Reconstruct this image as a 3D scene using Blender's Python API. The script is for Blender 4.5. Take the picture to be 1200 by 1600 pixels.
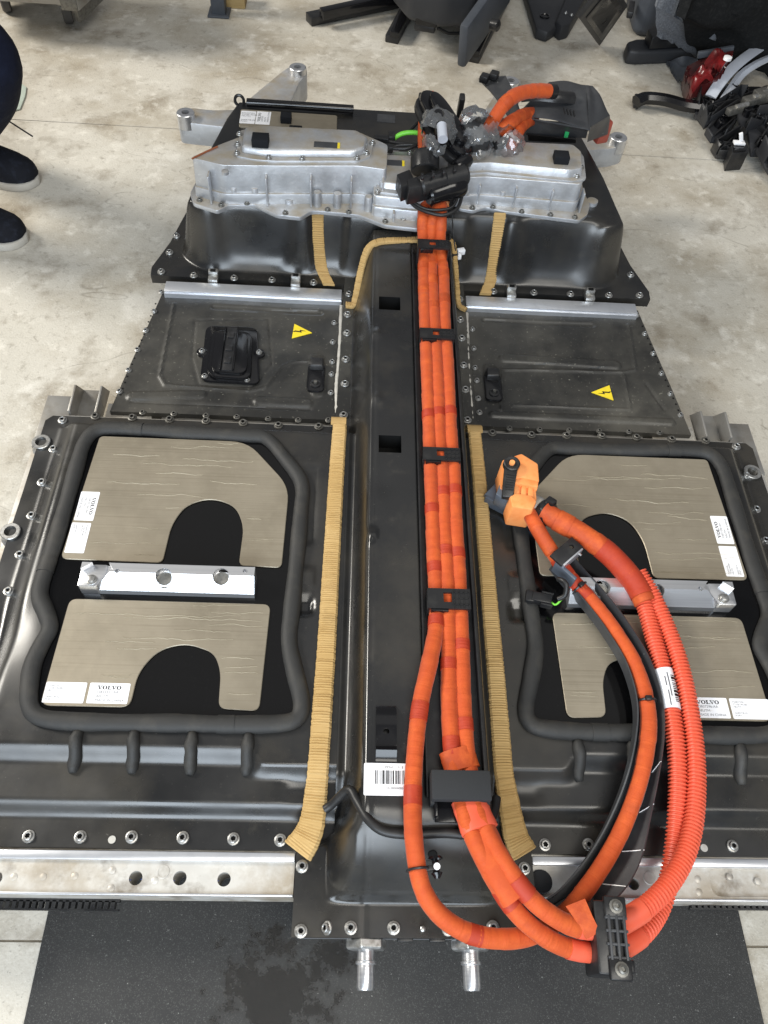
import bpy, bmesh, math, random
import numpy as np
from mathutils import Vector, Matrix
rnd = random.Random(7)
nrg = np.random.default_rng(5)
for o in list(bpy.data.objects): bpy.data.objects.remove(o)
SC = bpy.context.scene
COL = SC.collection
R = math.radians

# ------------------------------------------------------------------ camera
H = 1.1                      # camera height above the cover flange (z = 0)
ZF = -0.14                   # workshop floor
TILT, YAW, ROLL, X0 = 0.98211679, 0.08638166, 0.10654559, -0.09594044 * H
FPX = 1200.0                 # focal length in photo pixels (1200 x 1600)
_d = Vector((math.sin(YAW) * math.cos(TILT), math.cos(YAW) * math.cos(TILT), -math.sin(TILT)))
_r = Vector((math.cos(YAW), -math.sin(YAW), 0))
_u = _r.cross(_d)
_c, _s = math.cos(ROLL), math.sin(ROLL)
CR = _c * _r + _s * _u
CU = -_s * _r + _c * _u
CD = _d
CAMLOC = Vector((X0, 0, H))
cam = bpy.data.cameras.new('camera')
cam.sensor_fit = 'VERTICAL'; cam.sensor_height = 36; cam.lens = FPX / 1600 * 36
cam.clip_start = 0.02; cam.clip_end = 200
camo = bpy.data.objects.new('camera', cam); COL.objects.link(camo)
m3 = Matrix((CR, CU, -CD)).transposed()
camo.matrix_world = Matrix.Translation(CAMLOC) @ m3.to_4x4()
SC.camera = camo

# ------------------------------------------------------------------ light
w = bpy.data.worlds.new('World'); SC.world = w; w.use_nodes = True
bg = w.node_tree.nodes['Background']
bg.inputs[0].default_value = (0.93, 0.95, 1.0, 1); bg.inputs[1].default_value = 0.18
def area(name, loc, target, sx, sy, power, col):
    l = bpy.data.lights.new(name, 'AREA'); l.shape = 'RECTANGLE'; l.size = sx; l.size_y = sy
    l.energy = power; l.color = col
    o = bpy.data.objects.new(name, l); COL.objects.link(o); o.location = loc
    o.rotation_euler = (Vector(target) - Vector(loc)).to_track_quat('-Z', 'Y').to_euler()
    return o
area('door_light', (-0.7, -2.6, 1.9), (0, 1.2, 0.1), 2.8, 2.4, 190, (0.80, 0.90, 1.0))
area('side_light', (-4.3, 2.3, 3.3), (0.2, 1.6, 0), 1.6, 1.4, 310, (1.0, 0.95, 0.86))
area('roof_light', (0.9, -0.8, 3.9), (0.1, 1.2, 0), 3.0, 1.6, 95, (1.0, 0.96, 0.88))
area('sheen_fill_light', (0.3, 2.8, 4.3), (0.2, 1.3, 0), 4.2, 2.6, 12, (1.0, 0.97, 0.92))  # unseen overhead fill, added for a soft sheen on the flat covers
SC.view_settings.view_transform = 'Standard'; SC.view_settings.look = 'None'
SC.view_settings.exposure = 0.0; SC.view_settings.gamma = 1.0
SC.view_settings.use_curve_mapping = False
SC.render.engine = 'CYCLES'
SC.cycles.samples = 96; SC.cycles.use_denoising = True

# ------------------------------------------------------------------ helpers
def U(px, py, z=0.0):
    """point at height z that the photo shows at pixel (px, py)"""
    v = CD + CR * ((px - 600) / FPX) - CU * ((py - 800) / FPX)
    return CAMLOC + v * ((z - H) / v.z)
def mir(p): return Vector((-p[0], p[1], p[2]))
def sm(t):
    t = np.clip(t, 0, 1); return t * t * (3 - 2 * t)
def seg_d(X, Y, a, b):
    ax, ay, bx, by = a[0], a[1], b[0], b[1]
    L = (bx - ax) ** 2 + (by - ay) ** 2 + 1e-12
    t = np.clip(((X - ax) * (bx - ax) + (Y - ay) * (by - ay)) / L, 0, 1)
    return np.hypot(X - ax - t * (bx - ax), Y - ay - t * (by - ay))
def wl(o):
    v = Vector((0, 0, 0))
    while o is not None: v += Vector(o.location); o = o.parent
    return v
def tag(o, label=None, cat=None, group=None, kind=None):
    if label: o['label'] = label
    if cat: o['category'] = cat
    if group: o['group'] = group
    if kind: o['kind'] = kind
    elif cat: o['kind'] = 'thing'
    return o
def thing(name, loc, label, cat, group=None):
    o = bpy.data.objects.new(name, None); COL.objects.link(o); o.location = loc
    o.empty_display_size = 0.05
    return tag(o, label, cat, group)
def link(name, me, parent=None, loc=None, mat=None):
    o = bpy.data.objects.new(name, me); COL.objects.link(o)
    if mat is not None and not me.materials: me.materials.append(mat)
    if parent is not None: o.parent = parent
    if loc is not None: o.location = Vector(loc) - (wl(parent) if parent else Vector((0, 0, 0)))
    return o

class MB:
    def __init__(s): s.v = []; s.f = []; s.m = []
    def add(s, vs, fs, mi=0):
        n = len(s.v); s.v += [tuple(p) for p in vs]; s.f += [tuple(i + n for i in f) for f in fs]; s.m += [mi] * len(fs)
        return s
    def box(s, c, size, ux=(1, 0, 0), uy=(0, 1, 0), uz=None, mi=0):
        c = Vector(c); ux = Vector(ux).normalized(); uy = Vector(uy).normalized()
        uz = Vector(uz).normalized() if uz is not None else ux.cross(uy).normalized()
        a, b, d = size[0] / 2, size[1] / 2, size[2] / 2
        vs = [c + ux * (i * a) + uy * (j * b) + uz * (k * d) for k in (-1, 1) for j in (-1, 1) for i in (-1, 1)]
        return s.add(vs, [(0, 2, 3, 1), (4, 5, 7, 6), (0, 1, 5, 4), (2, 6, 7, 3), (0, 4, 6, 2), (1, 3, 7, 5)], mi)
    def prism(s, bot, top, mi=0):
        n = len(bot)
        fs = [tuple(range(n))[::-1], tuple(range(n, 2 * n))] + [(i, (i + 1) % n, n + (i + 1) % n, n + i) for i in range(n)]
        return s.add(list(bot) + list(top), fs, mi)
    def flat(s, pts, z0, z1, mi=0):
        return s.prism([(p[0], p[1], z0) for p in pts], [(p[0], p[1], z1) for p in pts], mi)
    def lathe(s, prof, c, axis=(0, 0, 1), n=20, mi=0, cap=True):
        c = Vector(c); ax = Vector(axis).normalized()
        e1 = ax.orthogonal().normalized(); e2 = ax.cross(e1)
        vs = []
        for (r, h) in prof:
            for k in range(n):
                a = 2 * math.pi * k / n
                vs.append(c + ax * h + (e1 * math.cos(a) + e2 * math.sin(a)) * max(r, 1e-5))
        fs = []
        for i in range(len(prof) - 1):
            for k in range(n):
                k2 = (k + 1) % n
                fs.append((i * n + k, i * n + k2, (i + 1) * n + k2, (i + 1) * n + k))
        if cap:
            fs.append(tuple(range(n))[::-1]); L = (len(prof) - 1) * n; fs.append(tuple(range(L, L + n)))
        return s.add(vs, fs, mi)
    def tube(s, P, rad, n=12, closed=False, mi=0, up=None, sx=1.0, sz=1.0):
        P = [Vector(p) for p in P]; N = len(P); vs = []; nrm = None
        for i in range(N):
            a = P[(i - 1) % N] if closed or i > 0 else P[0]
            b = P[(i + 1) % N] if closed or i < N - 1 else P[-1]
            t = (b - a).normalized()
            if up is not None:
                e1 = t.cross(Vector(up)).normalized()
            else:
                if nrm is None: nrm = t.orthogonal().normalized()
                nrm = (nrm - t * nrm.dot(t)).normalized(); e1 = nrm
            e2 = e1.cross(t)
            r = rad(i) if callable(rad) else rad
            for k in range(n):
                q = 2 * math.pi * k / n
                vs.append(P[i] + e1 * (math.cos(q) * r * sx) + e2 * (math.sin(q) * r * sz))
        fs = []
        for i in range(N if closed else N - 1):
            j = (i + 1) % N
            for k in range(n):
                k2 = (k + 1) % n
                fs.append((i * n + k, i * n + k2, j * n + k2, j * n + k))
        if not closed:
            fs.append(tuple(range(n))[::-1]); fs.append(tuple(range((N - 1) * n, N * n)))
        return s.add(vs, fs, mi)
    def sweep(s, P, sec, up=(0, 0, 1), closed_sec=True, mi=0):
        """sweep a section given as function i -> [(side, up)]"""
        P = [Vector(p) for p in P]; N = len(P); vs = []; n = None
        for i in range(N):
            t = (P[min(i + 1, N - 1)] - P[max(i - 1, 0)]).normalized()
            e1 = t.cross(Vector(up)).normalized(); e2 = e1.cross(t)
            q = sec(i) if callable(sec) else sec
            n = len(q)
            vs += [P[i] + e1 * a + e2 * b for (a, b) in q]
        fs = []
        for i in range(N - 1):
            for k in range(n if closed_sec else n - 1):
                k2 = (k + 1) % n
                fs.append((i * n + k, i * n + k2, (i + 1) * n + k2, (i + 1) * n + k))
        if closed_sec:
            fs.append(tuple(range(n))[::-1]); fs.append(tuple(range((N - 1) * n, N * n)))
        return s.add(vs, fs, mi)
    def build(s, name, mat, parent=None, smooth=True, bevel=0, seg=2, ang=38, cut=None):
        off = wl(parent) if parent is not None else Vector((0, 0, 0))
        me = bpy.data.meshes.new(name)
        me.from_pydata([(p[0] - off.x, p[1] - off.y, p[2] - off.z) for p in s.v], [], s.f)
        for mm in (mat if isinstance(mat, (list, tuple)) else [mat]): me.materials.append(mm)
        if any(s.m): me.polygons.foreach_set('material_index', s.m)
        bm = bmesh.new(); bm.from_mesh(me)
        bmesh.ops.recalc_face_normals(bm, faces=bm.faces)
        if bevel:
            es = [e for e in bm.edges if len(e.link_faces) == 2 and e.calc_face_angle(0) > R(25)]
            bmesh.ops.bevel(bm, geom=es, offset=bevel, segments=seg, profile=0.5, affect='EDGES', clamp_overlap=True)
        bm.to_mesh(me); bm.free()
        o = link(name, me, parent)
        if cut is not None:
            co = cut.build('cutter', mat if not isinstance(mat, (list, tuple)) else mat[0], parent, smooth=False)
            md = o.modifiers.new('b', 'BOOLEAN'); md.object = co; md.operation = 'DIFFERENCE'; md.solver = 'EXACT'
            dg = bpy.context.evaluated_depsgraph_get()
            nm = bpy.data.meshes.new_from_object(o.evaluated_get(dg)); o.modifiers.clear(); o.data = nm
            bpy.data.objects.remove(co); me = nm; nm.name = name
        if smooth:
            me.shade_smooth(); me.set_sharp_from_angle(angle=R(ang))
        return o

def spline(pts, n, closed=False):
    """Catmull-Rom through tuples of any dimension, n samples per span"""
    P = [np.array(p, float) for p in pts]; out = []; N = len(P)
    for i in range(N if closed else N - 1):
        p0 = P[(i - 1) % N] if closed or i > 0 else 2 * P[0] - P[1]
        p1 = P[i]; p2 = P[(i + 1) % N]
        p3 = P[(i + 2) % N] if closed or i < N - 2 else 2 * P[-1] - P[-2]
        for k in range(n):
            t = k / n
            out.append(0.5 * ((2 * p1) + (-p0 + p2) * t + (2 * p0 - 5 * p1 + 4 * p2 - p3) * t * t + (-p0 + 3 * p1 - 3 * p2 + p3) * t ** 3))
    if not closed: out.append(P[-1])
    return out
def resample(P, step, closed=False):
    P = [Vector(p) for p in P]
    if closed: P = P + [P[0]]
    L = [0]
    for a, b in zip(P, P[1:]): L.append(L[-1] + (b - a).length)
    n = max(2, int(L[-1] / step)); out = []; j = 0
    for i in range(n + (0 if closed else 1)):
        s = L[-1] * i / n
        while j < len(L) - 2 and L[j + 1] < s: j += 1
        d = L[j + 1] - L[j]; t = (s - L[j]) / d if d > 0 else 0
        out.append(P[j].lerp(P[j + 1], t))
    return out
def upath(pts, step=0.004, n=16):
    """world path from (px, py, z) control points"""
    return resample([U(*q) for q in spline(pts, n)], step)
def rounded(pts, r, seg=5):
    """round the corners of a polygon given as (x, y[, r])"""
    out = []; N = len(pts)
    for i in range(N):
        p = Vector(pts[i][:2]); a = Vector(pts[i - 1][:2]); b = Vector(pts[(i + 1) % N][:2])
        rr = pts[i][2] if len(pts[i]) > 2 else r
        if rr <= 0: out.append((p.x, p.y)); continue
        da = (a - p); db = (b - p); q = min(rr, da.length * .45, db.length * .45)
        s = p + da.normalized() * q; e = p + db.normalized() * q
        for k in range(seg + 1):
            t = k / seg
            w_ = s * (1 - t) ** 2 + p * 2 * t * (1 - t) + e * t * t
            out.append((w_.x, w_.y))
    return out
def uxy(pts, z): return [tuple(U(p[0], p[1], z)[:2]) + tuple(p[2:]) for p in pts]

def hf(name, ys, xl, xr, nx, zf, mat, parent, skirt=0.012, hole=None):
    """cover pressed out of sheet: rows at ys, from xl(y) to xr(y), height zf(X, Y)"""
    ys = np.asarray(ys); ny = len(ys)
    A = np.array([xl(y) for y in ys]); B = np.array([xr(y) for y in ys])
    t = np.linspace(0, 1, nx)
    X = A[:, None] + (B - A)[:, None] * t[None, :]; Y = np.repeat(ys[:, None], nx, 1)
    Z = zf(X, Y)
    off = wl(parent)
    V = np.stack([X - off.x, Y - off.y, Z - off.z], -1).reshape(-1, 3)
    idx = np.arange(ny * nx).reshape(ny, nx)
    F = np.stack([idx[:-1, :-1], idx[:-1, 1:], idx[1:, 1:], idx[1:, :-1]], -1)
    cx = (X[:-1, :-1] + X[1:, 1:]) / 2; cy = (Y[:-1, :-1] + Y[1:, 1:]) / 2
    keep = np.ones(cx.shape, bool)
    if hole is not None: keep = ~hole(cx, cy)
    F = F[keep].tolist()
    V = V.tolist()
    if skirt:
        ring = list(idx[0, :]) + list(idx[1:, -1]) + list(idx[-1, -2::-1]) + list(idx[-2:0:-1, 0])
        n0 = len(V)
        for i in ring: V.append((V[i][0], V[i][1], V[i][2] - skirt))
        m = len(ring)
        for k in range(m): F.append([int(ring[k]), n0 + k, n0 + (k + 1) % m, int(ring[(k + 1) % m])])
    me = bpy.data.meshes.new(name); me.from_pydata(V, [], [[int(i) for i in f] for f in F])
    me.materials.append(mat); me.shade_smooth(); me.set_sharp_from_angle(angle=R(50))
    return link(name, me, parent)

# ------------------------------------------------------------------ materials
def mk(name, c, rough=.5, metal=0.0, spec=.5, var=(), bump=(), rvar=None, coat=0.0, uptint=None, ani=None, trans=None, sheen=0, wraps=False):
    """var: (scale, detail, colour, lo, hi, amount[, stretch]); bump: (scale, strength, distance[, stretch])"""
    m = bpy.data.materials.new(name); m.use_nodes = True; nt = m.node_tree; N = nt.nodes; Lk = nt.links
    b = N['Principled BSDF']
    b.inputs['Roughness'].default_value = rough; b.inputs['Metallic'].default_value = metal
    b.inputs['Specular IOR Level'].default_value = spec; b.inputs['Coat Weight'].default_value = coat
    b.inputs['Base Color'].default_value = (*c, 1)
    if trans: b.inputs['Transmission Weight'].default_value = trans
    if sheen: b.inputs['Sheen Weight'].default_value = sheen
    tc = N.new('ShaderNodeTexCoord')
    def coord(st):
        if st is None: return tc.outputs['Object']
        mp = N.new('ShaderNodeMapping'); mp.inputs['Scale'].default_value = st; Lk.new(tc.outputs['Object'], mp.inputs[0]); return mp.outputs[0]
    cur = None
    for i, q in enumerate(var):
        sc, det, col, lo, hi, amt = q[:6]
        n = N.new('ShaderNodeTexNoise'); n.inputs['Scale'].default_value = sc; n.inputs['Detail'].default_value = det
        n.inputs['Roughness'].default_value = .62
        Lk.new(coord(q[6] if len(q) > 6 else None), n.inputs['Vector'])
        r = N.new('ShaderNodeMapRange'); r.inputs['From Min'].default_value = lo; r.inputs['From Max'].default_value = hi
        r.inputs['To Max'].default_value = amt
        Lk.new(n.outputs['Fac'], r.inputs['Value'])
        mx = N.new('ShaderNodeMix'); mx.data_type = 'RGBA'
        Lk.new(r.outputs[0], mx.inputs[0])
        if cur is None: mx.inputs[6].default_value = (*c, 1)
        else: Lk.new(cur, mx.inputs[6])
        mx.inputs[7].default_value = (*col, 1); cur = mx.outputs[2]
    if uptint:                                     # second colour mixed in, in patches, on faces that lie flat
        col, amt, mscale = uptint
        g = N.new('ShaderNodeNewGeometry'); sp = N.new('ShaderNodeSeparateXYZ'); Lk.new(g.outputs['True Normal'], sp.inputs[0])
        r = N.new('ShaderNodeMapRange'); r.inputs['From Min'].default_value = .75; r.inputs['From Max'].default_value = .97
        Lk.new(sp.outputs[2], r.inputs['Value'])
        n = N.new('ShaderNodeTexNoise'); n.inputs['Scale'].default_value = mscale; n.inputs['Detail'].default_value = 6
        Lk.new(tc.outputs['Object'], n.inputs['Vector'])
        r2 = N.new('ShaderNodeMapRange'); r2.inputs['From Min'].default_value = .25; r2.inputs['From Max'].default_value = .65; r2.inputs['To Max'].default_value = amt
        Lk.new(n.outputs['Fac'], r2.inputs['Value'])
        mu = N.new('ShaderNodeMath'); mu.operation = 'MULTIPLY'; Lk.new(r.outputs[0], mu.inputs[0]); Lk.new(r2.outputs[0], mu.inputs[1])
        mx = N.new('ShaderNodeMix'); mx.data_type = 'RGBA'; Lk.new(mu.outputs[0], mx.inputs[0])
        if cur is None: mx.inputs[6].default_value = (*c, 1)
        else: Lk.new(cur, mx.inputs[6])
        mx.inputs[7].default_value = (*col, 1); cur = mx.outputs[2]
        m1 = N.new('ShaderNodeMath'); m1.operation = 'MULTIPLY_ADD'; m1.inputs[1].default_value = -metal * .75; m1.inputs[2].default_value = metal
        Lk.new(mu.outputs[0], m1.inputs[0]); Lk.new(m1.outputs[0], b.inputs['Metallic'])
    if cur is not None: Lk.new(cur, b.inputs['Base Color'])
    if rvar:
        n = N.new('ShaderNodeTexNoise'); n.inputs['Scale'].default_value = rvar[0]; n.inputs['Detail'].default_value = 5
        Lk.new(coord(rvar[3] if len(rvar) > 3 else None), n.inputs['Vector'])
        r = N.new('ShaderNodeMapRange'); r.inputs['From Min'].default_value = .3; r.inputs['From Max'].default_value = .7
        r.inputs['To Min'].default_value = rvar[1]; r.inputs['To Max'].default_value = rvar[2]
        Lk.new(n.outputs['Fac'], r.inputs['Value']); Lk.new(r.outputs[0], b.inputs['Roughness'])
    prev = None
    for q in bump:
        n = N.new('ShaderNodeTexNoise'); n.inputs['Scale'].default_value = q[0]; n.inputs['Detail'].default_value = 3
        Lk.new(coord(q[3] if len(q) > 3 else None), n.inputs['Vector'])
        bp = N.new('ShaderNodeBump'); bp.inputs['Strength'].default_value = q[1]; bp.inputs['Distance'].default_value = q[2]
        Lk.new(n.outputs['Fac'], bp.inputs['Height'])
        if prev is not None: Lk.new(prev, bp.inputs['Normal'])
        prev = bp.outputs[0]
    if wraps:                                      # tape laps and weave, counted along the cable ('run' in metres)
        at = N.new('ShaderNodeAttribute'); at.attribute_name = 'run'
        for sc_, st_, ds_ in ((75, .75, .0016), (420, .6, .0007), (1400, .35, .0004)):
            n = N.new('ShaderNodeTexNoise'); n.noise_dimensions = '1D'; n.inputs['Scale'].default_value = sc_; n.inputs['Detail'].default_value = 2
            Lk.new(at.outputs['Fac'], n.inputs['W'])
            bp = N.new('ShaderNodeBump'); bp.inputs['Strength'].default_value = st_; bp.inputs['Distance'].default_value = ds_
            Lk.new(n.outputs['Fac'], bp.inputs['Height'])
            if prev is not None: Lk.new(prev, bp.inputs['Normal'])
            prev = bp.outputs[0]
    if prev is not None: Lk.new(prev, b.inputs['Normal'])
    return m

M = {}
M['cover'] = mk('black_coated_steel', (.0115, .0117, .0122), .3, 0, .7, var=((5, 6, (.050, .044, .034), .44, .72, .7), (260, 2, (.16, .15, .13), .70, .80, .5), (26, 7, (.05, .046, .038), .60, .78, .5)), bump=((420, .06, .0006), (12, .05, .002)), rvar=(9, .19, .42))
M['cover_dusty'] = mk('dusty_coated_steel', (.018, .0178, .0168), .46, 0, .5, var=((4, 7, (.098, .092, .078), .42, .70, .75), (190, 2, (.25, .24, .20), .66, .76, .65), (14, 8, (.010, .010, .010), .52, .75, .8)), bump=((420, .12, .0006), (22, .08, .002)), rvar=(12, .30, .58))
M['film'] = mk('gloss_black_film', (.0025, .0025, .0028), .14, 0, .35, var=((900, 1, (.10, .10, .10), .74, .80, .5),), rvar=(6, .08, .2))
M['bead'] = mk('sealing_foam', (.022, .022, .0215), .62, 0, .45, var=((30, 5, (.055, .050, .042), .5, .75, .6),), bump=((700, .35, .0012), (60, .15, .003)))
M['tan'] = mk('tan_crimped_foam', (.42, .275, .110), .85, 0, .2, var=((7, 5, (.52, .36, .165), .42, .68, .8), (12, 4, (.17, .10, .04), .63, .78, .85), (1.0, 4, (.40, .25, .09), .5, .7, .5, (60, 900, 60))), bump=((900, .2, .001),))
M['pad'] = mk('beige_foil', (.315, .275, .210), .34, .45, .5, var=((5, 5, (.20, .172, .125), .42, .7, .7), (60, 4, (.33, .29, .22), .5, .72, .5), (1.0, 3, (.19, .16, .112), .56, .70, .45, (3, 330, 1))), bump=((1.0, .30, .0010, (2, 420, 1)), (30, .16, .003)), rvar=(7, .32, .46))
M['crease'] = mk('foil_crease', (.46, .41, .31), .4, .3, .5)
M['alu'] = mk('machined_aluminium', (.74, .75, .77), .30, .9, .5, var=((1.0, 4, (.52, .53, .56), .45, .7, .6, (3, 200, 60)),), bump=((1.0, .12, .0008, (4, 500, 100)),))
M['cast'] = mk('cast_aluminium', (.56, .58, .61), .46, .72, .5, var=((14, 6, (.34, .35, .37), .42, .72, .75), (120, 3, (.70, .71, .73), .58, .74, .6)), bump=((160, .22, .0015), (34, .12, .003)), rvar=(20, .34, .58), uptint=((.30, .25, .175), .88, 26))
M['rail'] = mk('weathered_aluminium', (.56, .545, .51), .52, .35, .5, var=((11, 7, (.34, .28, .20), .44, .66, .75), (60, 4, (.66, .65, .62), .5, .7, .4), (18, 8, (.13, .095, .06), .55, .72, .85), (7, 7, (.22, .175, .12), .55, .70, .7)), bump=((140, .14, .0012),), rvar=(16, .36, .6))
M['rail_blue'] = mk('clean_aluminium', (.72, .74, .78), .33, .8, .5, var=((30, 4, (.56, .58, .62), .45, .7, .5),), bump=((60, .08, .001),))
M['zinc'] = mk('zinc_bolt', (.46, .46, .45), .36, .85, .5, var=((160, 3, (.22, .21, .19), .42, .68, .75),), bump=((300, .1, .0006),))
M['bolt_dark'] = mk('dull_bolt', (.20, .195, .18), .42, .7, .5, var=((120, 3, (.08, .078, .07), .45, .7, .7),), bump=((300, .1, .0006),))
M['pit'] = mk('dark_recess', (.006, .006, .006), .7, 0, .2)  # near-black painting the shade inside holes and recesses; also fins and a grommet
M['orange'] = mk('orange_cloth_tape', (.47, .068, .011), .66, 0, .3, var=((60, 6, (.60, .108, .018), .45, .75, .7), (9, 6, (.40, .052, .012), .50, .75, .65), (28, 6, (.30, .045, .014), .60, .78, .5), (300, 3, (.34, .05, .012), .66, .8, .5)), bump=((900, .35, .0007), (70, .18, .002)), sheen=.1, wraps=True)
M['orange_dark'] = mk('worn_orange_tape', (.42, .062, .014), .6, 0, .35, var=((40, 6, (.74, .15, .03), .45, .75, .7), (14, 6, (.22, .045, .018), .50, .75, .75)), bump=((900, .35, .0007), (70, .25, .002)), wraps=True)
M['red_tape'] = mk('red_orange_tape', (.36, .034, .012), .58, 0, .35, var=((50, 5, (.46, .055, .015), .45, .75, .6), (200, 3, (.34, .035, .012), .62, .78, .5)), bump=((900, .3, .0007), (60, .15, .002)), wraps=True)
M['corr'] = mk('corrugated_orange_plastic', (.66, .105, .055), .45, 0, .4, var=((40, 4, (.66, .09, .035), .45, .7, .6),), bump=((300, .06, .0006),))
M['orange_pl'] = mk('orange_connector_plastic', (.84, .32, .105), .42, 0, .4, var=((50, 5, (.74, .19, .04), .45, .7, .6),), bump=((250, .1, .0008),))
M['blackpl'] = mk('black_plastic', (.012, .012, .013), .38, 0, .5, var=((40, 5, (.035, .034, .032), .5, .75, .6), (300, 2, (.15, .15, .15), .70, .8, .4)), bump=((350, .1, .0007),), rvar=(18, .24, .5))
M['blackgloss'] = mk('gloss_black_plastic', (.006, .006, .007), .16, 0, .5, var=((300, 2, (.12, .12, .12), .70, .8, .4),), bump=((60, .03, .001),))
M['greypl'] = mk('grey_black_plastic', (.040, .042, .046), .48, 0, .5, var=((22, 6, (.075, .076, .078), .48, .7, .6), (110, 4, (.42, .42, .41), .70, .77, .8)), bump=((300, .15, .0008),))
M['rubber'] = mk('black_rubber', (.012, .012, .0125), .45, 0, .45, var=((60, 4, (.03, .03, .03), .5, .75, .5),), bump=((300, .12, .0008),))
M['steelblue'] = mk('coated_steel_bracket', (.17, .20, .25), .36, .55, .5, var=((20, 5, (.09, .11, .14), .45, .7, .7),), bump=((120, .1, .001),))
M['white'] = mk('white_label_paper', (.80, .80, .82), .45, 0, .4, var=((40, 4, (.70, .70, .71), .5, .75, .5),))
M['ink'] = mk('label_ink', (.012, .012, .014), .5, 0, .3)
M['ink_grey'] = mk('label_grey_ink', (.14, .14, .15), .5, 0, .3)
M['yellow'] = mk('warning_yellow', (.80, .62, .03), .4, 0, .4, var=((60, 4, (.62, .47, .04), .5, .75, .6),))
M['green'] = mk('green_wire', (.16, .55, .05), .4, 0, .4)
M['lime'] = mk('green_seal', (.42, .80, .12), .4, 0, .4)
M['greenclip'] = mk('green_plastic_clip', (.03, .42, .13), .4, 0, .4)
M['sealant'] = mk('pale_sealant', (.46, .44, .40), .6, 0, .4, var=((60, 5, (.25, .23, .2), .5, .75, .6),), bump=((150, .2, .001),))
M['steel'] = mk('grey_steel', (.33, .32, .30), .45, .6, .5, var=((16, 6, (.20, .17, .13), .48, .72, .7),), bump=((120, .1, .001),))
M['foamblk'] = mk('grey_foam_block', (.030, .031, .033), .9, 0, .2, bump=((600, .3, .001),))
M['cube'] = mk('black_foam_cube', (.010, .011, .014), .85, 0, .2, bump=((500, .3, .001),))
M['trim'] = mk('charcoal_trim_plastic', (.022, .023, .026), .50, 0, .45, var=((8, 5, (.05, .05, .052), .5, .75, .6),), bump=((260, .15, .001),))
M['slate'] = mk('slate_trim_plastic', (.055, .062, .075), .5, 0, .45, var=((9, 5, (.03, .034, .04), .45, .7, .6),), bump=((260, .12, .001),))
M['carpet'] = mk('grey_carpet', (.17, .18, .20), .95, 0, .1, var=((160, 4, (.09, .095, .105), .4, .7, .8),), bump=((260, .8, .004),))
M['dkcarpet'] = mk('black_carpet', (.012, .0125, .013), .95, 0, .1, var=((90, 4, (.03, .03, .03), .5, .75, .6),), bump=((260, .6, .003),))
M['redlens'] = mk('red_lamp_lens', (.17, .012, .013), .28, 0, .5, var=((16, 3, (.05, .006, .007), .42, .60, .9),), coat=.2)
M['darklens'] = mk('smoked_lamp_lens', (.07, .012, .012), .15, 0, .6, var=((9, 3, (.02, .01, .01), .45, .6, .8),), coat=.5)
M['chrome'] = mk('satin_silver_trim', (.62, .66, .74), .34, .35, .5, var=((8, 4, (.45, .49, .57), .45, .7, .5),))
M['navy'] = mk('navy_cotton', (.005, .007, .018), .9, 0, .2, var=((30, 5, (.009, .013, .030), .45, .7, .7),), bump=((500, .4, .001), (14, .6, .012)))
M['jacket'] = mk('dark_work_jacket', (.015, .017, .022), .9, 0, .2, bump=((400, .4, .001),))
M['skin'] = mk('skin', (.48, .29, .20), .5, 0, .4, bump=((200, .08, .001),))
M['hair'] = mk('dark_hair', (.03, .022, .016), .6, 0, .3, bump=((200, .5, .003),))
M['shoe'] = mk('navy_suede', (.007, .008, .012), .85, 0, .2, var=((60, 5, (.022, .026, .040), .5, .75, .6),), bump=((400, .4, .001),))
M['sole'] = mk('white_shoe_sole', (.42, .40, .36), .7, 0, .3, var=((40, 5, (.36, .33, .28), .45, .7, .7),), bump=((200, .2, .001),))
M['wood'] = mk('raw_wood', (.33, .24, .11), .7, 0, .3, var=((1, 5, (.20, .13, .05), .4, .7, .7, (4, 40, 40)),), bump=((1, .2, .002, (5, 80, 80)),))
M['cup'] = mk('brown_card_cup', (.22, .13, .065), .6, 0, .3, var=((20, 4, (.12, .07, .035), .5, .7, .7),))
M['cloth'] = mk('pale_green_rag', (.44, .50, .44), .9, 0, .2, bump=((100, .4, .003),))
M['rubbergrey'] = mk('grey_caster_rubber', (.09, .085, .08), .8, 0, .3, bump=((150, .2, .001),))

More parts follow.
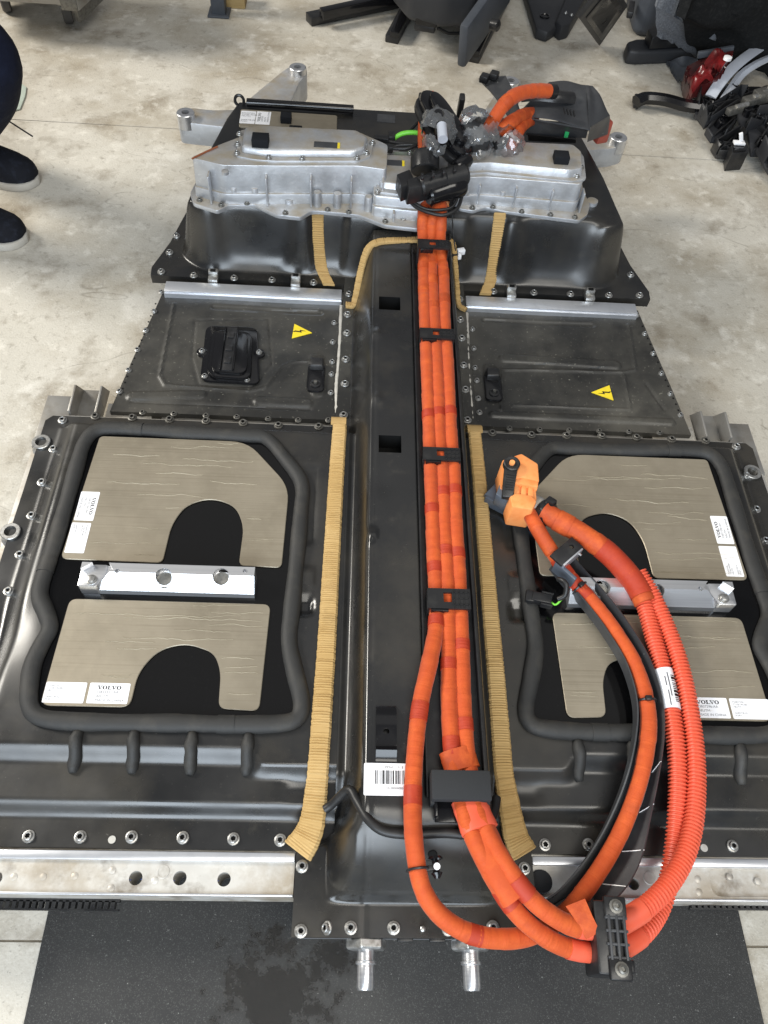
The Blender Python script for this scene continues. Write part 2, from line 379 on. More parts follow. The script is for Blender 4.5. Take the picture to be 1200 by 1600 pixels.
def concrete():
    m = mk('stained_concrete', (.475, .448, .388), .72, 0, .35, var=(
        (1.1, 8, (.56, .53, .47), .40, .66, .8), (3.2, 10, (.31, .265, .195), .45, .66, .85), (9, 9, (.20, .165, .118), .54, .72, .75),
        (24, 9, (.70, .67, .60), .55, .72, .65), (6, 10, (.60, .575, .52), .56, .66, .6), (55, 7, (.23, .205, .165), .57, .72, .6), (260, 4, (.19, .175, .15), .60, .72, .6), (150, 5, (.66, .635, .58), .60, .74, .6), (480, 2, (.60, .58, .54), .60, .72, .45)),
        bump=((220, .35, .002), (45, .2, .004), (8, .12, .006)), rvar=(5, .5, .85))
    nt = m.node_tree; N = nt.nodes; Lk = nt.links; b = N['Principled BSDF']
    src = b.inputs['Base Color'].links[0].from_socket
    tc = N.new('ShaderNodeTexCoord'); cur = src
    for (rot, sc, thr, wid, mask, seed) in ((.5, (1.4, 4, 1), .5, .0035, .58, 0), (-1.0, (1.7, 5, 1), .5, .003, .58, 7), (1.4, (1.6, 6, 1), .5, .004, .58, 13), (2.3, (1.2, 4, 1), .5, .003, .57, 21)):
        mp = N.new('ShaderNodeMapping'); mp.inputs['Rotation'].default_value = (0, 0, rot); mp.inputs['Scale'].default_value = sc; mp.inputs['Location'].default_value = (seed, seed * 2, 0)
        Lk.new(tc.outputs['Object'], mp.inputs[0])
        n = N.new('ShaderNodeTexNoise'); n.inputs['Scale'].default_value = 1.3; n.inputs['Detail'].default_value = 2; Lk.new(mp.outputs[0], n.inputs['Vector'])
        s1 = N.new('ShaderNodeMath'); s1.operation = 'SUBTRACT'; s1.inputs[1].default_value = thr; Lk.new(n.outputs['Fac'], s1.inputs[0])
        a1 = N.new('ShaderNodeMath'); a1.operation = 'ABSOLUTE'; Lk.new(s1.outputs[0], a1.inputs[0])
        r = N.new('ShaderNodeMapRange'); r.inputs['From Min'].default_value = wid; r.inputs['From Max'].default_value = 0; Lk.new(a1.outputs[0], r.inputs['Value'])
        n2 = N.new('ShaderNodeTexNoise'); n2.inputs['Scale'].default_value = 2.4; n2.inputs['Detail'].default_value = 4; Lk.new(mp.outputs[0], n2.inputs['Vector'])
        r2 = N.new('ShaderNodeMapRange'); r2.inputs['From Min'].default_value = mask; r2.inputs['From Max'].default_value = mask + .05; r2.inputs['To Max'].default_value = .5; Lk.new(n2.outputs['Fac'], r2.inputs['Value'])
        mu = N.new('ShaderNodeMath'); mu.operation = 'MULTIPLY'; Lk.new(r.outputs[0], mu.inputs[0]); Lk.new(r2.outputs[0], mu.inputs[1])
        mx = N.new('ShaderNodeMix'); mx.data_type = 'RGBA'; Lk.new(mu.outputs[0], mx.inputs[0]); Lk.new(cur, mx.inputs[6])
        mx.inputs[7].default_value = (.16, .14, .11, 1); cur = mx.outputs[2]
    Lk.new(cur, b.inputs['Base Color'])
    return m
M['concrete'] = concrete()

def matmat():
    m = mk('pebbled_rubber_mat', (.017, .0172, .018), .55, 0, .4, var=((3, 6, (.040, .040, .038), .45, .7, .6), (620, 2, (.085, .085, .082), .54, .70, .75), (260, 2, (.42, .42, .40), .71, .79, .7)), bump=((1000, .45, .0014), (60, .05, .003)))
    nt = m.node_tree; N = nt.nodes; Lk = nt.links; b = N['Principled BSDF']
    # spilled coolant: a wet patch of its own shape, darker and glossy
    tc = N.new('ShaderNodeTexCoord'); src = b.inputs['Base Color'].links[0].from_socket
    q = U(440, 1540, ZF + .006)
    mp = N.new('ShaderNodeMapping'); mp.inputs['Location'].default_value = (-q.x, -q.y, 0); mp.vector_type = 'POINT'
    Lk.new(tc.outputs['Object'], mp.inputs[0])
    n = N.new('ShaderNodeTexNoise'); n.inputs['Scale'].default_value = 26; n.inputs['Detail'].default_value = 9; n.inputs['Roughness'].default_value = .7; Lk.new(tc.outputs['Object'], n.inputs['Vector'])
    ln = N.new('ShaderNodeVectorMath'); ln.operation = 'LENGTH'; sc = N.new('ShaderNodeVectorMath'); sc.operation = 'MULTIPLY'; sc.inputs[1].default_value = (1, 1.35, 0)
    Lk.new(mp.outputs[0], sc.inputs[0]); Lk.new(sc.outputs[0], ln.inputs[0])
    ma = N.new('ShaderNodeMath'); ma.operation = 'MULTIPLY_ADD'; ma.inputs[1].default_value = .34; Lk.new(n.outputs['Fac'], ma.inputs[0]); Lk.new(ln.outputs['Value'], ma.inputs[2])
    r = N.new('ShaderNodeMapRange'); r.inputs['From Min'].default_value = .262; r.inputs['From Max'].default_value = .225; Lk.new(ma.outputs[0], r.inputs['Value'])
    mx = N.new('ShaderNodeMix'); mx.data_type = 'RGBA'; Lk.new(r.outputs[0], mx.inputs[0]); Lk.new(src, mx.inputs[6]); mx.inputs[7].default_value = (.006, .006, .006, 1)
    Lk.new(mx.outputs[2], b.inputs['Base Color'])
    r2 = N.new('ShaderNodeMapRange'); r2.inputs['To Min'].default_value = .55; r2.inputs['To Max'].default_value = .13; Lk.new(r.outputs[0], r2.inputs['Value']); Lk.new(r2.outputs[0], b.inputs['Roughness'])
    return m
M['mat'] = matmat()

def plastic_wrap():
    m = bpy.data.materials.new('clear_plastic_wrap'); m.use_nodes = True; nt = m.node_tree; N = nt.nodes; Lk = nt.links
    N.remove(N['Principled BSDF']); out = N['Material Output']
    t = N.new('ShaderNodeBsdfTransparent'); t.inputs[0].default_value = (.93, .94, .95, 1)
    g = N.new('ShaderNodeBsdfGlossy'); g.inputs['Roughness'].default_value = .12; g.inputs[0].default_value = (.9, .92, .95, 1)
    d = N.new('ShaderNodeBsdfDiffuse'); d.inputs[0].default_value = (.7, .72, .74, 1)
    fr = N.new('ShaderNodeFresnel'); fr.inputs[0].default_value = 1.9
    bp = N.new('ShaderNodeBump'); bp.inputs['Strength'].default_value = .5; bp.inputs['Distance'].default_value = .004
    n = N.new('ShaderNodeTexNoise'); n.inputs['Scale'].default_value = 70; tc = N.new('ShaderNodeTexCoord'); Lk.new(tc.outputs['Object'], n.inputs['Vector'])
    Lk.new(n.outputs['Fac'], bp.inputs['Height']); Lk.new(bp.outputs[0], g.inputs['Normal']); Lk.new(bp.outputs[0], fr.inputs['Normal'])
    a = N.new('ShaderNodeMixShader'); Lk.new(fr.outputs[0], a.inputs[0]); Lk.new(t.outputs[0], a.inputs[1]); Lk.new(g.outputs[0], a.inputs[2])
    c = N.new('ShaderNodeMixShader'); c.inputs[0].default_value = .10; Lk.new(a.outputs[0], c.inputs[1]); Lk.new(d.outputs[0], c.inputs[2])
    Lk.new(c.outputs[0], out.inputs[0]); return m
M['wrap'] = plastic_wrap()

# ------------------------------------------------------------------ the setting: floor slabs with saw-cut joints
fl = MB().box((0, 3, ZF - .031), (40, 40, .05)).build('floor', M['concrete'], smooth=False); tag(fl, kind='structure')
fl['label'] = 'stained pale concrete workshop floor'
j1, j2 = 2.098, 0.092
for (a, b) in ((-6.0, j2), (j2, j1), (j1, 14.0)):
    q = MB().flat([(-12, a + .0015), (12, a + .0015), (12, b - .0015), (-12, b - .0015)], ZF - .005, ZF).build('floor_slab', M['concrete'], fl, smooth=False)
# ------------------------------------------------------------------ rubber mat
a0, a1 = U(78, 1410, ZF), U(40, 1600, ZF); b0 = U(1150, 1410, ZF)
mt = MB().flat(rounded([(a0.x, -1.3), (b0.x, -1.3), (b0.x - .004, .9), (a0.x + .004, .9)], .01), ZF + .001, ZF + .007).build('rubber_mat', M['mat'], smooth=False)
tag(mt, 'black pebbled rubber mat with a wet patch on the floor under the battery pack', 'mat')

# ------------------------------------------------------------------ battery pack
PK = thing('battery_pack', (0, .9, ZF), 'large black electric car battery pack with beige foil pads lying on the workshop floor', 'battery')
ZP = .035          # plateau of the front covers
ZH = .100          # top of the middle tunnel
ZR = .130          # top of the rear hump
# ---- bolts
def bolt_mesh(name, mat, r=.0085, h=.006):
    b = MB()
    b.lathe([(r, 0), (r, .0012), (r * .94, .0019), (r * .70, .0024), (r * .66, h * .9), (r * .58, h), (r * .40, h), (r * .34, h - .0006), (r * .30, h * .45), (0.0001, h * .42)], (0, 0, 0), n=14, cap=False)
    o = b.build(name, mat); me = o.data; bpy.data.objects.remove(o)
    me.materials.append(M['pit'])  # inner ring coloured near-black for the shade in the bolt recess
    for pg in me.polygons:
        if math.hypot(pg.center.x, pg.center.y) < r * .36: pg.material_index = 1
    for v in me.vertices:
        rr = math.hypot(v.co.x, v.co.y)
        if rr < r * .45 and rr > r * .2:
            a = math.atan2(v.co.y, v.co.x); k = 1 + .16 * math.cos(6 * a); v.co.x *= k; v.co.y *= k
    return me
BM = bolt_mesh('bolt', M['zinc']); BD = bolt_mesh('dull_bolt', M['bolt_dark'], .0085)
BS = bolt_mesh('small_bolt', M['zinc'], .0062, .005); BSD = bolt_mesh('small_dull_bolt', M['bolt_dark'], .0062, .005)
def bolts(parent, pts, z, me=BM, nm='bolt', nrm=None):
    for p in pts:
        q = U(p[0], p[1], z)
        o = link(nm, me, parent, q)
        if nrm: o.rotation_euler = Vector(nrm).to_track_quat('Z', 'Y').to_euler()
        else: o.rotation_euler = (rnd.uniform(-.05, .05), rnd.uniform(-.05, .05), rnd.uniform(0, 6))

# ---- front covers (one each side of the tunnel)
YF0, YFB = .189, .916
fing_px = [(118, 1140), (209, 1141), (299, 1143), (388, 1144)]
FX = [U(p[0], 1160, ZP).x for p in fing_px]
def front_z(X, Y):
    ax = np.abs(X)
    zs = ZP * sm((.628 - ax) / .045)                      # rise from the side flange
    zb = ZP * sm((.893 - Y) / .02)                        # rise from the rear flange
    zf = .018 * sm((Y - .224) / .022) + .017 * sm((Y - .290) / .026)
    # pressed corner beside the tunnel: second riser pulled forward
    k = sm((.235 - ax) / .03)
    zf2 = .018 * sm((Y - .224) / .022) + .024 * sm((Y - .272) / .03) - .007 * sm((Y - .33) / .02)
    zf = zf * (1 - k) + zf2 * k
    z = np.minimum(np.minimum(zs, zb), zf)
    # shallow ribs and pockets along the tunnel side
    for (x0, x1, y0, y1, h) in ((.150, .196, .515, .548, -.007), (.150, .196, .555, .60, .004), (.155, .19, .64, .80, -.003)):
        m = sm((ax - x0) / .006) * sm((x1 - ax) / .006) * sm((Y - y0) / .006) * sm((y1 - Y) / .006); z = z + h * m
    m = np.exp(-((ax - .60) / .03) ** 2 - ((Y - .47) / .05) ** 2); z = z - .008 * m
    m = np.exp(-((ax - .155) / .02) ** 4 - ((Y - .262) / .012) ** 2); z = z - .004 * m
    z = z + .0006 * np.sin(X * 31) * np.sin(Y * 27)
    return z
ysf = np.concatenate([np.arange(YF0, .36, .003), np.arange(.36, .86, .007), np.arange(.86, YFB + .001, .003)])
def xo(y): return -.656 + (.0 if y < .905 else (y - .905) * .9)
bead_px = [(416, 685), (444, 715), (471, 754), (470, 800), (463, 880), (455, 960), (452, 985), (453, 1012), (462, 1055), (471, 1095), (466, 1120), (440, 1130), (370, 1132), (290, 1130), (200, 1129), (110, 1127), (62, 1120), (46, 1100), (47, 1060), (53, 1033), (66, 1005), (78, 982), (73, 960), (62, 929), (70, 895), (85, 850), (104, 785), (121, 725), (132, 692), (150, 673), (185, 669), (290, 676), (385, 681)]
bead_w = [U(p[0], p[1], ZP + .004) for p in bead_px]
pad_up = [(156, 681, .008), (387, 690, .03), (452, 760, .03), (440, 887, .01), (373, 883, .01), (381, 822, .03), (368, 790, .03), (329, 778, .04), (290, 789, .03), (268, 820, .03), (254, 879, .01), (94, 873, .012)]
pad_lo = [(109, 935, .012), (423, 944, .012), (405, 1111, .012), (341, 1107, .012), (345, 1050, .03), (335, 1020, .02), (292, 1005, .04), (248, 1015, .03), (216, 1050, .03), (203, 1105, .014), (62, 1102, .014)]
ZB = ZP + .0015
def pad(parent, px, sgn, seed):
    rr = random.Random(seed); zt = ZB + .0032
    pts = rounded(uxy(px, zt), .01)
    if sgn > 0: pts = [(-x, y) for (x, y) in pts][::-1]
    o = MB().flat(pts, ZB + .0006, zt).build('foil_pad', M['pad'], parent, smooth=False, bevel=.0008, seg=1)
    # raised creases running across the foil
    cr = MB(); P = np.array(pts); x0, x1, y0, y1 = P[:, 0].min(), P[:, 0].max(), P[:, 1].min(), P[:, 1].max()
    def inside(x, y):
        c = False; n = len(P)
        for i in range(n):
            a, b = P[i], P[i - 1]
            if (a[1] > y) != (b[1] > y) and x < (b[0] - a[0]) * (y - a[1]) / (b[1] - a[1]) + a[0]: c = not c
        return c
    for k in range(18):
        y = y0 + (y1 - y0) * (k + rr.random()) / 18; x = x0 + rr.random() * (x1 - x0) * .7; ln = rr.uniform(.04, .26); run = []
        for j in range(int(ln / .006)):
            x += .006; y += rr.gauss(0, .0007) + .0004 * math.sin(j * .5 + k)
            if inside(x - .006, y) and inside(x + .006, y) and inside(x, y + .003) and inside(x, y - .003): run.append(Vector((x, y, zt)))
            else:
                if len(run) > 3: break
                run = []
        if len(run) > 3:
            n = len(run); wd = rr.uniform(.0003, .0006)
            cr.sweep(run, lambda i: [(-wd * (.3 + .7 * math.sin(math.pi * (i + .3) / (n - .4))), -.0003), (0, .0009 * rr.uniform(.5, 1.2)), (wd * (.3 + .7 * math.sin(math.pi * (i + .3) / (n - .4))), -.0003)])
    if cr.v: tag(cr.build('crease', M['crease'], o), kind='stuff')
    return o

# ---- writing on labels
def text_mesh(s, size, bold=0.0):
    cu = bpy.data.curves.new('t', 'FONT'); cu.body = s; cu.size = size; cu.offset = bold
    o = bpy.data.objects.new('t', cu); COL.objects.link(o)
    dg = bpy.context.evaluated_depsgraph_get(); me = bpy.data.meshes.new_from_object(o.evaluated_get(dg))
    bpy.data.objects.remove(o); return me
def put_text(mb, s, size, org, u, v, n, bold=0.0, sx=1.0):
    me = text_mesh(s, size, bold)
    mb.add([org + u * (p.co.x * sx) + v * p.co.y + n * .00015 for p in me.vertices], [tuple(f.vertices) for f in me.polygons])
def slab_word(mb, org, u, v, n, h):
    """VOLVO in wide slab-serif capitals"""
    def poly(pts, ox): mb.add([org + u * (ox + p[0] * h) + v * (p[1] * h) + n * .00015 for p in pts], [tuple(range(len(pts)))])
    def V(ox):
        poly([(.0, 1), (.0, .88), (.62, .88), (.62, 1)], ox); poly([(.80, 1), (.80, .88), (1.25, .88), (1.25, 1)], ox)
        poly([(.12, .88), (.55, .0), (.70, .0), (.70, .22), (.43, .88)], ox); poly([(.70, .0), (1.10, .88), (.97, .88), (.70, .28)], ox)
    def O(ox):
        N = 20
        for i in range(N):
            a, b = 2 * math.pi * i / N, 2 * math.pi * (i + 1) / N
            q = lambda t, rx, ry: (.62 + rx * math.cos(t), .5 + ry * math.sin(t))
            poly([q(a, .60, .52), q(b, .60, .52), q(b, .28, .40), q(a, .28, .40)], ox)
    def L(ox):
        poly([(0, 1), (0, .88), (.62, .88), (.62, 1)], ox); poly([(.16, .88), (.16, .12), (.46, .12), (.46, .88)], ox)
        poly([(0, .12), (0, 0), (1.08, 0), (1.08, .12)], ox); poly([(.96, .12), (1.08, .12), (1.08, .38)], ox)
    x = 0
    for f, wd in ((V, 1.22), (O, 1.28), (L, 1.02), (V, 1.22), (O, 1.25)): f(x); x += wd * h
def label_plate(parent, org, u, v, wd, ht, name='label'):
    n = u.cross(v).normalized(); c = [(0, 0), (wd, 0), (wd, ht), (0, ht)]
    c2 = rounded(c, .002, 3)
    mb = MB(); mb.prism([org + u * a + v * b for a, b in c2], [org + u * a + v * b + n * .0003 for a, b in c2])
    return mb.build(name, M['white'], parent, smooth=False), org + n * .0003, n
def part_label(parent, org, u, v, wd, ht, num):
    o, og, n = label_plate(parent, org, u, v, wd, ht)
    a = MB(); slab_word(a, og + u * wd * .20 + v * ht * .68, u, v, n, ht * .185); a.build('lettering', M['ink'], o, smooth=False)
    b = MB()
    for s, y in ((num, .50), ('AEUTM', .30), ('MADE IN CHINA', .10)): put_text(b, s, ht * .17, og + u * wd * .20 + v * ht * y, u, v, n, sx=1.05)
    b.build('small_print', M['ink_grey'], o, smooth=False); return o
def data_label(parent, org, u, v, wd, ht, num, side):
    o, og, n = label_plate(parent, org, u, v, wd, ht)
    b = MB(); x = .06
    for s, y in (('P' + num, .78), ('T2106146286', .66), ('V8UTM', .54), ('SARRTIB 02', .24), ('PORT', .12)): put_text(b, s, ht * .125, og + u * wd * x + v * ht * y, u, v, n)
    b.build('small_print', M['ink_grey'], o, smooth=False); return o
def rect(px4, z):
    P = [U(p[0], p[1], z) for p in px4]; c = sum(P, Vector()) / 4
    return c, ((P[1] - P[0]).length + (P[2] - P[3]).length) / 2, ((P[3] - P[0]).length + (P[2] - P[1]).length) / 2

EX, EY = Vector((1, 0, 0)), Vector((0, 1, 0))
LBL = {}
fc = {}
for sg in (-1, 1):
    xl, xr = (lambda y: xo(y), lambda y: -.108) if sg < 0 else (lambda y: .108, lambda y: -xo(y))
    f = hf('front_cover', ysf, xl, xr, 110, front_z, M['cover'], PK); fc[sg] = f
    f['label'] = 'black pressed steel front cover ' + ('on the left' if sg < 0 else 'on the right') + ' of the tunnel'
    W = [p if sg < 0 else mir(p) for p in bead_w]
    path = resample([Vector(q) for q in spline([tuple(p) for p in W], 8, closed=True)], .006, closed=True)
    # black film inside the bead
    poly = [(p.x, p.y) for p in resample([Vector(q) for q in spline([tuple(p) for p in W], 4, closed=True)], .02, closed=True)]
    if sg > 0: poly = poly[::-1]
    wf = MB(); wf.flat(poly[::-1], ZP + .0004, ZB); wf.build('black_film', M['film'], PK, smooth=False)
    ph = rnd.random() * 9
    bd = MB().tube(path, lambda i: .0118 * (1 + .05 * math.sin(i * .31 + ph) + rnd.uniform(-.015, .015)), 14, closed=True, up=(0, 0, 1), sx=1.08, sz=.82).build('foam_bead', M['bead'], PK, ang=80)
    # overlaps where the bead was butted together
    for k in (int(len(path) * .36), int(len(path) * .66), int(len(path) * .86)):
        seg_ = [path[(k + j) % len(path)] + Vector((0, 0, .0012)) for j in range(5)]
        MB().tube([p - Vector((0, 0, .001)) for p in seg_], .0122, 14, up=(0, 0, 1), sx=1.08, sz=.84).build('bead_joint', M['bead'], bd, ang=80)
    for x in FX:
        xx = x if sg < 0 else -x
        ysn = np.linspace(.334, .279, 9)
        P = [Vector((xx + rnd.uniform(-.001, .001), y, float(front_z(np.array([xx]), np.array([y]))[0]) + .002)) for y in ysn]
        MB().tube(P, lambda i: .0088 * (.55, .85, 1, 1.02, .97, 1, 1.04, .9, .55)[i] if True else 0, 12, up=(0, 0, 1)).build('foam_finger', M['bead'], PK, ang=80)
    pu = pad(PK, pad_up, sg, 3 + sg); pl = pad(PK, pad_lo, sg, 13 + sg)
    LBL[sg] = (pu, pl)
    # ---- crossbar between the pads
    zt = ZB + .034
    A, B = U(131, 922, ZB), U(398, 934, ZB); yb = U(265, 882, zt).y
    xs0, xs1 = A.x, B.x; y0 = (A.y + B.y) / 2 - .003; y2 = yb
    ym = (y0 + y2) / 2 + .002
    def X_(x): return x if sg < 0 else -x
    sec = [(y0, ZB), (y0 + .001, ZB + .010), (ym - .004, zt - .004), (ym, zt), (y2, zt), (y2, ZB)]
    bar = MB(); bar.prism([(X_(xs0), a, b) for a, b in sec], [(X_(xs1), a, b) for a, b in sec])
    cut = MB()
    for pxx in (255, 345):
        c = U(pxx, 899, zt); cut.lathe([(.0125, -.024), (.0125, .02)], (X_(c.x), c.y - .001, zt), (0, -.35, 1), n=28)
    for pxx in (183, 383):
        c = U(pxx, 892, zt); cut.lathe([(.0035, -.012), (.0035, .02)], (X_(c.x), c.y, zt), n=14)
    cut.box((X_(xs0 + .004), ym - .012, zt), (.030, .09, .02), (math.cos(-sg * .0 - .9), math.sin(-.9) if sg < 0 else -math.sin(-.9), 0) if sg < 0 else (math.cos(.9), math.sin(.9), 0), None or ((-math.sin(-.9), math.cos(-.9), 0) if sg < 0 else (-math.sin(.9), math.cos(.9), 0)))
    bo = bar.build('crossbar', M['alu'], PK, cut=cut, ang=30)
    for pxx in (255, 345):
        c = U(pxx, 899, zt); MB().lathe([(.0124, -.0005), (.0001, 0)], (X_(c.x), c.y - .001, zt - .013), (0, -.35, 1), n=24, cap=False).build('bore_shade', M['bolt_dark'], bo)  # dark disc stands in for the shade inside the drilled hole
    foot = rounded([(X_(xs0 - .002), y0 - .001), (X_(xs0 + .026), y0 - .001), (X_(xs0 + .036), y0 + .02), (X_(xs0 + .036), y2 + .001), (X_(xs0 + .016), y2 + .001), (X_(xs0 - .002), y0 + .028)], .003)
    MB().flat(foot if sg < 0 else foot[::-1], ZB, zt - .0085).build('foot_plate', M['alu'], bo, bevel=.001)
    q = U(143, 906, zt - .008); MB().lathe([(.0085, 0), (.0085, .002), (.006, .0025), (.006, .006), (.004, .0068)], (X_(q.x), q.y, zt - .0085), n=12).build('bolt', M['zinc'], bo, ang=30)

# labels on the pads
zl = ZB + .0033
def place(px4, z, u, v):
    c, w_, h_ = rect(px4, z)
    return c, w_, h_
# lower labels read left to right
c, w_, h_ = rect([(142, 1066.7), (204.7, 1068), (198, 1101), (134, 1098)], zl)
part_label(LBL[-1][1], Vector((c.x - w_ / 2, c.y - h_ / 2, zl)), EX, EY, w_, h_, '33835351-AA')
c, w_, h_ = rect([(73, 1065), (136.7, 1066.7), (130, 1098.7), (65, 1098)], zl)
data_label(LBL[-1][1], Vector((c.x - w_ / 2, c.y - h_ / 2, zl)), EX, EY, w_, h_, '33835351', 1)
c, w_, h_ = rect([(1074, 1089), (1135, 1091), (1142, 1123), (1081, 1121)], zl)
part_label(LBL[1][1], Vector((c.x - w_ / 2, c.y - h_ / 2, zl)), EX, EY, w_, h_, '33837296-AA')
c, w_, h_ = rect([(1139, 1091), (1200, 1093), (1208, 1125), (1146, 1123)], zl)
data_label(LBL[1][1], Vector((c.x - w_ / 2, c.y - h_ / 2, zl)), EX, EY, w_, h_, '33837296', 1)
# upper labels stand on end
c, w_, h_ = rect([(127.6, 768), (157, 769), (145, 814), (115, 812.6)], zl)
part_label(LBL[-1][0], Vector((c.x - w_ / 2, c.y + h_ / 2, zl)), -EY, EX, h_, w_, '33835254-AA')
c, w_, h_ = rect([(113, 816.5), (143, 817.4), (130.7, 865), (100, 863)], zl)
data_label(LBL[-1][0], Vector((c.x - w_ / 2, c.y + h_ / 2, zl)), -EY, EX, h_, w_, '33835254', 1)
c, w_, h_ = rect([(1109, 806), (1135, 807), (1148, 850), (1121, 849.6)], zl)
part_label(LBL[1][0], Vector((c.x + w_ / 2, c.y - h_ / 2, zl)), EY, -EX, h_, w_, '33837296-AA')
c, w_, h_ = rect([(1122.5, 853), (1149.6, 854), (1163, 901), (1135, 901)], zl)
data_label(LBL[1][0], Vector((c.x + w_ / 2, c.y - h_ / 2, zl)), EY, -EX, h_, w_, '33837296', 1)

bolts(fc[-1], [(45, 1307), (126, 1308), (206, 1308), (286, 1309), (365, 1311), (438, 1313), (98, 657), (84, 702), (66, 754), (50, 806), (32, 867), (14, 924)], 0)
bolts(fc[1], [(851, 1320), (919, 1320), (996, 1322), (1070, 1322), (1144, 1322), (1150, 698), (1165, 743), (1181, 796), (1195, 845)], 0)
bolts(fc[-1], [(149, 651), (207, 653), (265, 656), (322, 658), (380, 661), (435, 665), (498, 667)], 0, BD)
bolts(fc[1], [(769, 677), (830, 680), (885, 681), (940, 682), (994, 684), (1049, 687), (1102, 689)], 0, BD)
for f, p in ((fc[-1], (175, 1312)), (fc[1], (1100, 1325))):
    MB().lathe([(.005, 0), (.005, .0008)], U(p[0], p[1], .0002), n=16).build('grommet', M['sealant'], f)

# ---- tunnel cover with the apron at its front end
def tunnel_z(X, Y):
    top_l, top_r, base = .068, .086, .107
    ax = np.where(X < 0, -X, X)
    topw = np.where(X < 0, top_l, top_r)
    prof = sm((base - ax) / (base - topw)) ** .85
    # height along the tunnel: full, then a stepped fall to the apron flange
    ap = sm((.235 - Y) / .04)                              # apron: the hump flares and rounds over
    pa = sm((.118 - ax) / .040) ** .8
    prof = prof * (1 - ap) + pa * ap
    dome = 1 - .10 * (ax / .1) ** 2
    h = .020 * sm((Y - .126) / .012) + (ZH - .020) * (1 - np.clip((.226 - Y) / .088, 0, 1) ** 1.9) * (dome * ap + 1 - ap)
    h = np.minimum(h, ZH)
    z = prof * h
    # trough for the cables
    z = z - .006 * sm((X - .004) / .004) * sm((.084 - X) / .004) * sm((Y - .235) / .01)
    # side flange base level follows the covers
    zb = ZP * sm((.893 - Y) / .02) * sm((Y - .235) / .05)
    z = np.maximum(z, zb * (1 - prof) + z * prof)
    # embossed dimples on the shoulder
    for (a, b, s, hh) in ((-.062, .90, .010, .004), (-.066, .62, .009, .005), (-.064, 1.06, .009, .004), (-.05, .72, .02, -.0015)):
        z = z + hh * np.exp(-(((X - a) / s) ** 2 + ((Y - b) / (s * 1.3)) ** 2))
    # long shallow crease on the flat
    z = z - .0012 * np.exp(-((X + .066) / .004) ** 2) * prof
    # climb into the rear hump
    z = z + (ZR - ZH) * .45 * sm((Y - 1.30) / .05) * prof
    return z
hole1 = [U(592, 464, ZH), U(625, 486, ZH)]; hole2 = [U(591, 682, ZH), U(627, 710, ZH)]
def holes(X, Y):
    r_ = np.zeros(X.shape, bool)
    for a, b in (hole1, hole2): r_ |= (X > min(a.x, b.x)) & (X < max(a.x, b.x)) & (Y > min(a.y, b.y)) & (Y < max(a.y, b.y))
    return r_
YA = .088
ysT = np.concatenate([np.arange(YA, .30, .0025), np.arange(.30, 1.345, .0045)])
def tw(y): return .157 - .049 * float(sm(np.array((y - .19) / .02)))
tun = hf('tunnel_cover', ysT, lambda y: -tw(y) , lambda y: tw(y), 150, lambda X, Y: tunnel_z(X, Y) + .0025, M['cover'], PK, skirt=.012, hole=holes)
for a, b in (hole1, hole2):
    cx, cy = (a.x + b.x) / 2, (a.y + b.y) / 2; sx, sy = abs(a.x - b.x) + .006, abs(a.y - b.y) + .008
    z0, z1 = ZH - .035, ZH + .0005
    v = [(cx + i * sx / 2, cy + j * sy / 2, z) for z in (z0, z1) for (i, j) in ((-1, -1), (1, -1), (1, 1), (-1, 1))]
    MB().add(v, [(0, 1, 2, 3), (0, 4, 5, 1), (1, 5, 6, 2), (2, 6, 7, 3), (3, 7, 4, 0)]).build('slot', M['pit'], tun, smooth=False)
bolts(tun, [(472, 1354), (470, 1455), (548, 1450), (615, 1450), (819, 1357), (700, 1452), (770, 1449)], .003)
bolts(tun, [(512, 1450)], .012, nrm=(-.75, 0, .66))
bolts(tun, [(545, 460), (543, 492), (542, 521), (540, 562), (539, 600), (537, 649), (718, 468), (719, 500), (721, 529), (724, 571), (727, 609), (730, 657)], .002, BM)
MB().lathe([(.0035, 0), (.0035, .008), (.002, .009)], U(660, 1452, .002), n=10).build('stud', M['zinc'], tun)
for p in ((676, 1335),):
    MB().lathe([(.006, 0), (.005, .001)], U(p[0], p[1], .074), (0, -.6, .8), n=14).build('grommet', M['pit'], tun)
# tunnel flange plates between the seam and the tunnel (beside the middle covers)
for sg in (-1, 1):
    MB().flat([(sg * .104, .90), (sg * .134, .90), (sg * .128, 1.335), (sg * .104, 1.335)][::sg], -.008, .0015).build('tunnel_flange', M['cover_dusty'], PK, smooth=False, bevel=.0008, seg=1)
# black seal that closes the tunnel end
zs = lambda X, Y: float(tunnel_z(np.array([X]), np.array([Y]))[0])
sp = [(508, 1263, .055), (520, 1254, .062), (545, 1232, .088), (558, 1250, .095), (576, 1279, .102), (600, 1297, .104), (640, 1302, .105), (695, 1300, .105), (735, 1302, .104), (760, 1290, .102), (773, 1268, .090), (777, 1245, .080)]
MB().tube([p - Vector((0, 0, .006)) for p in upath(sp, .004)], .0060, 12, up=(0, 0, 1)).build('rubber_seal', M['rubber'], PK, ang=80)
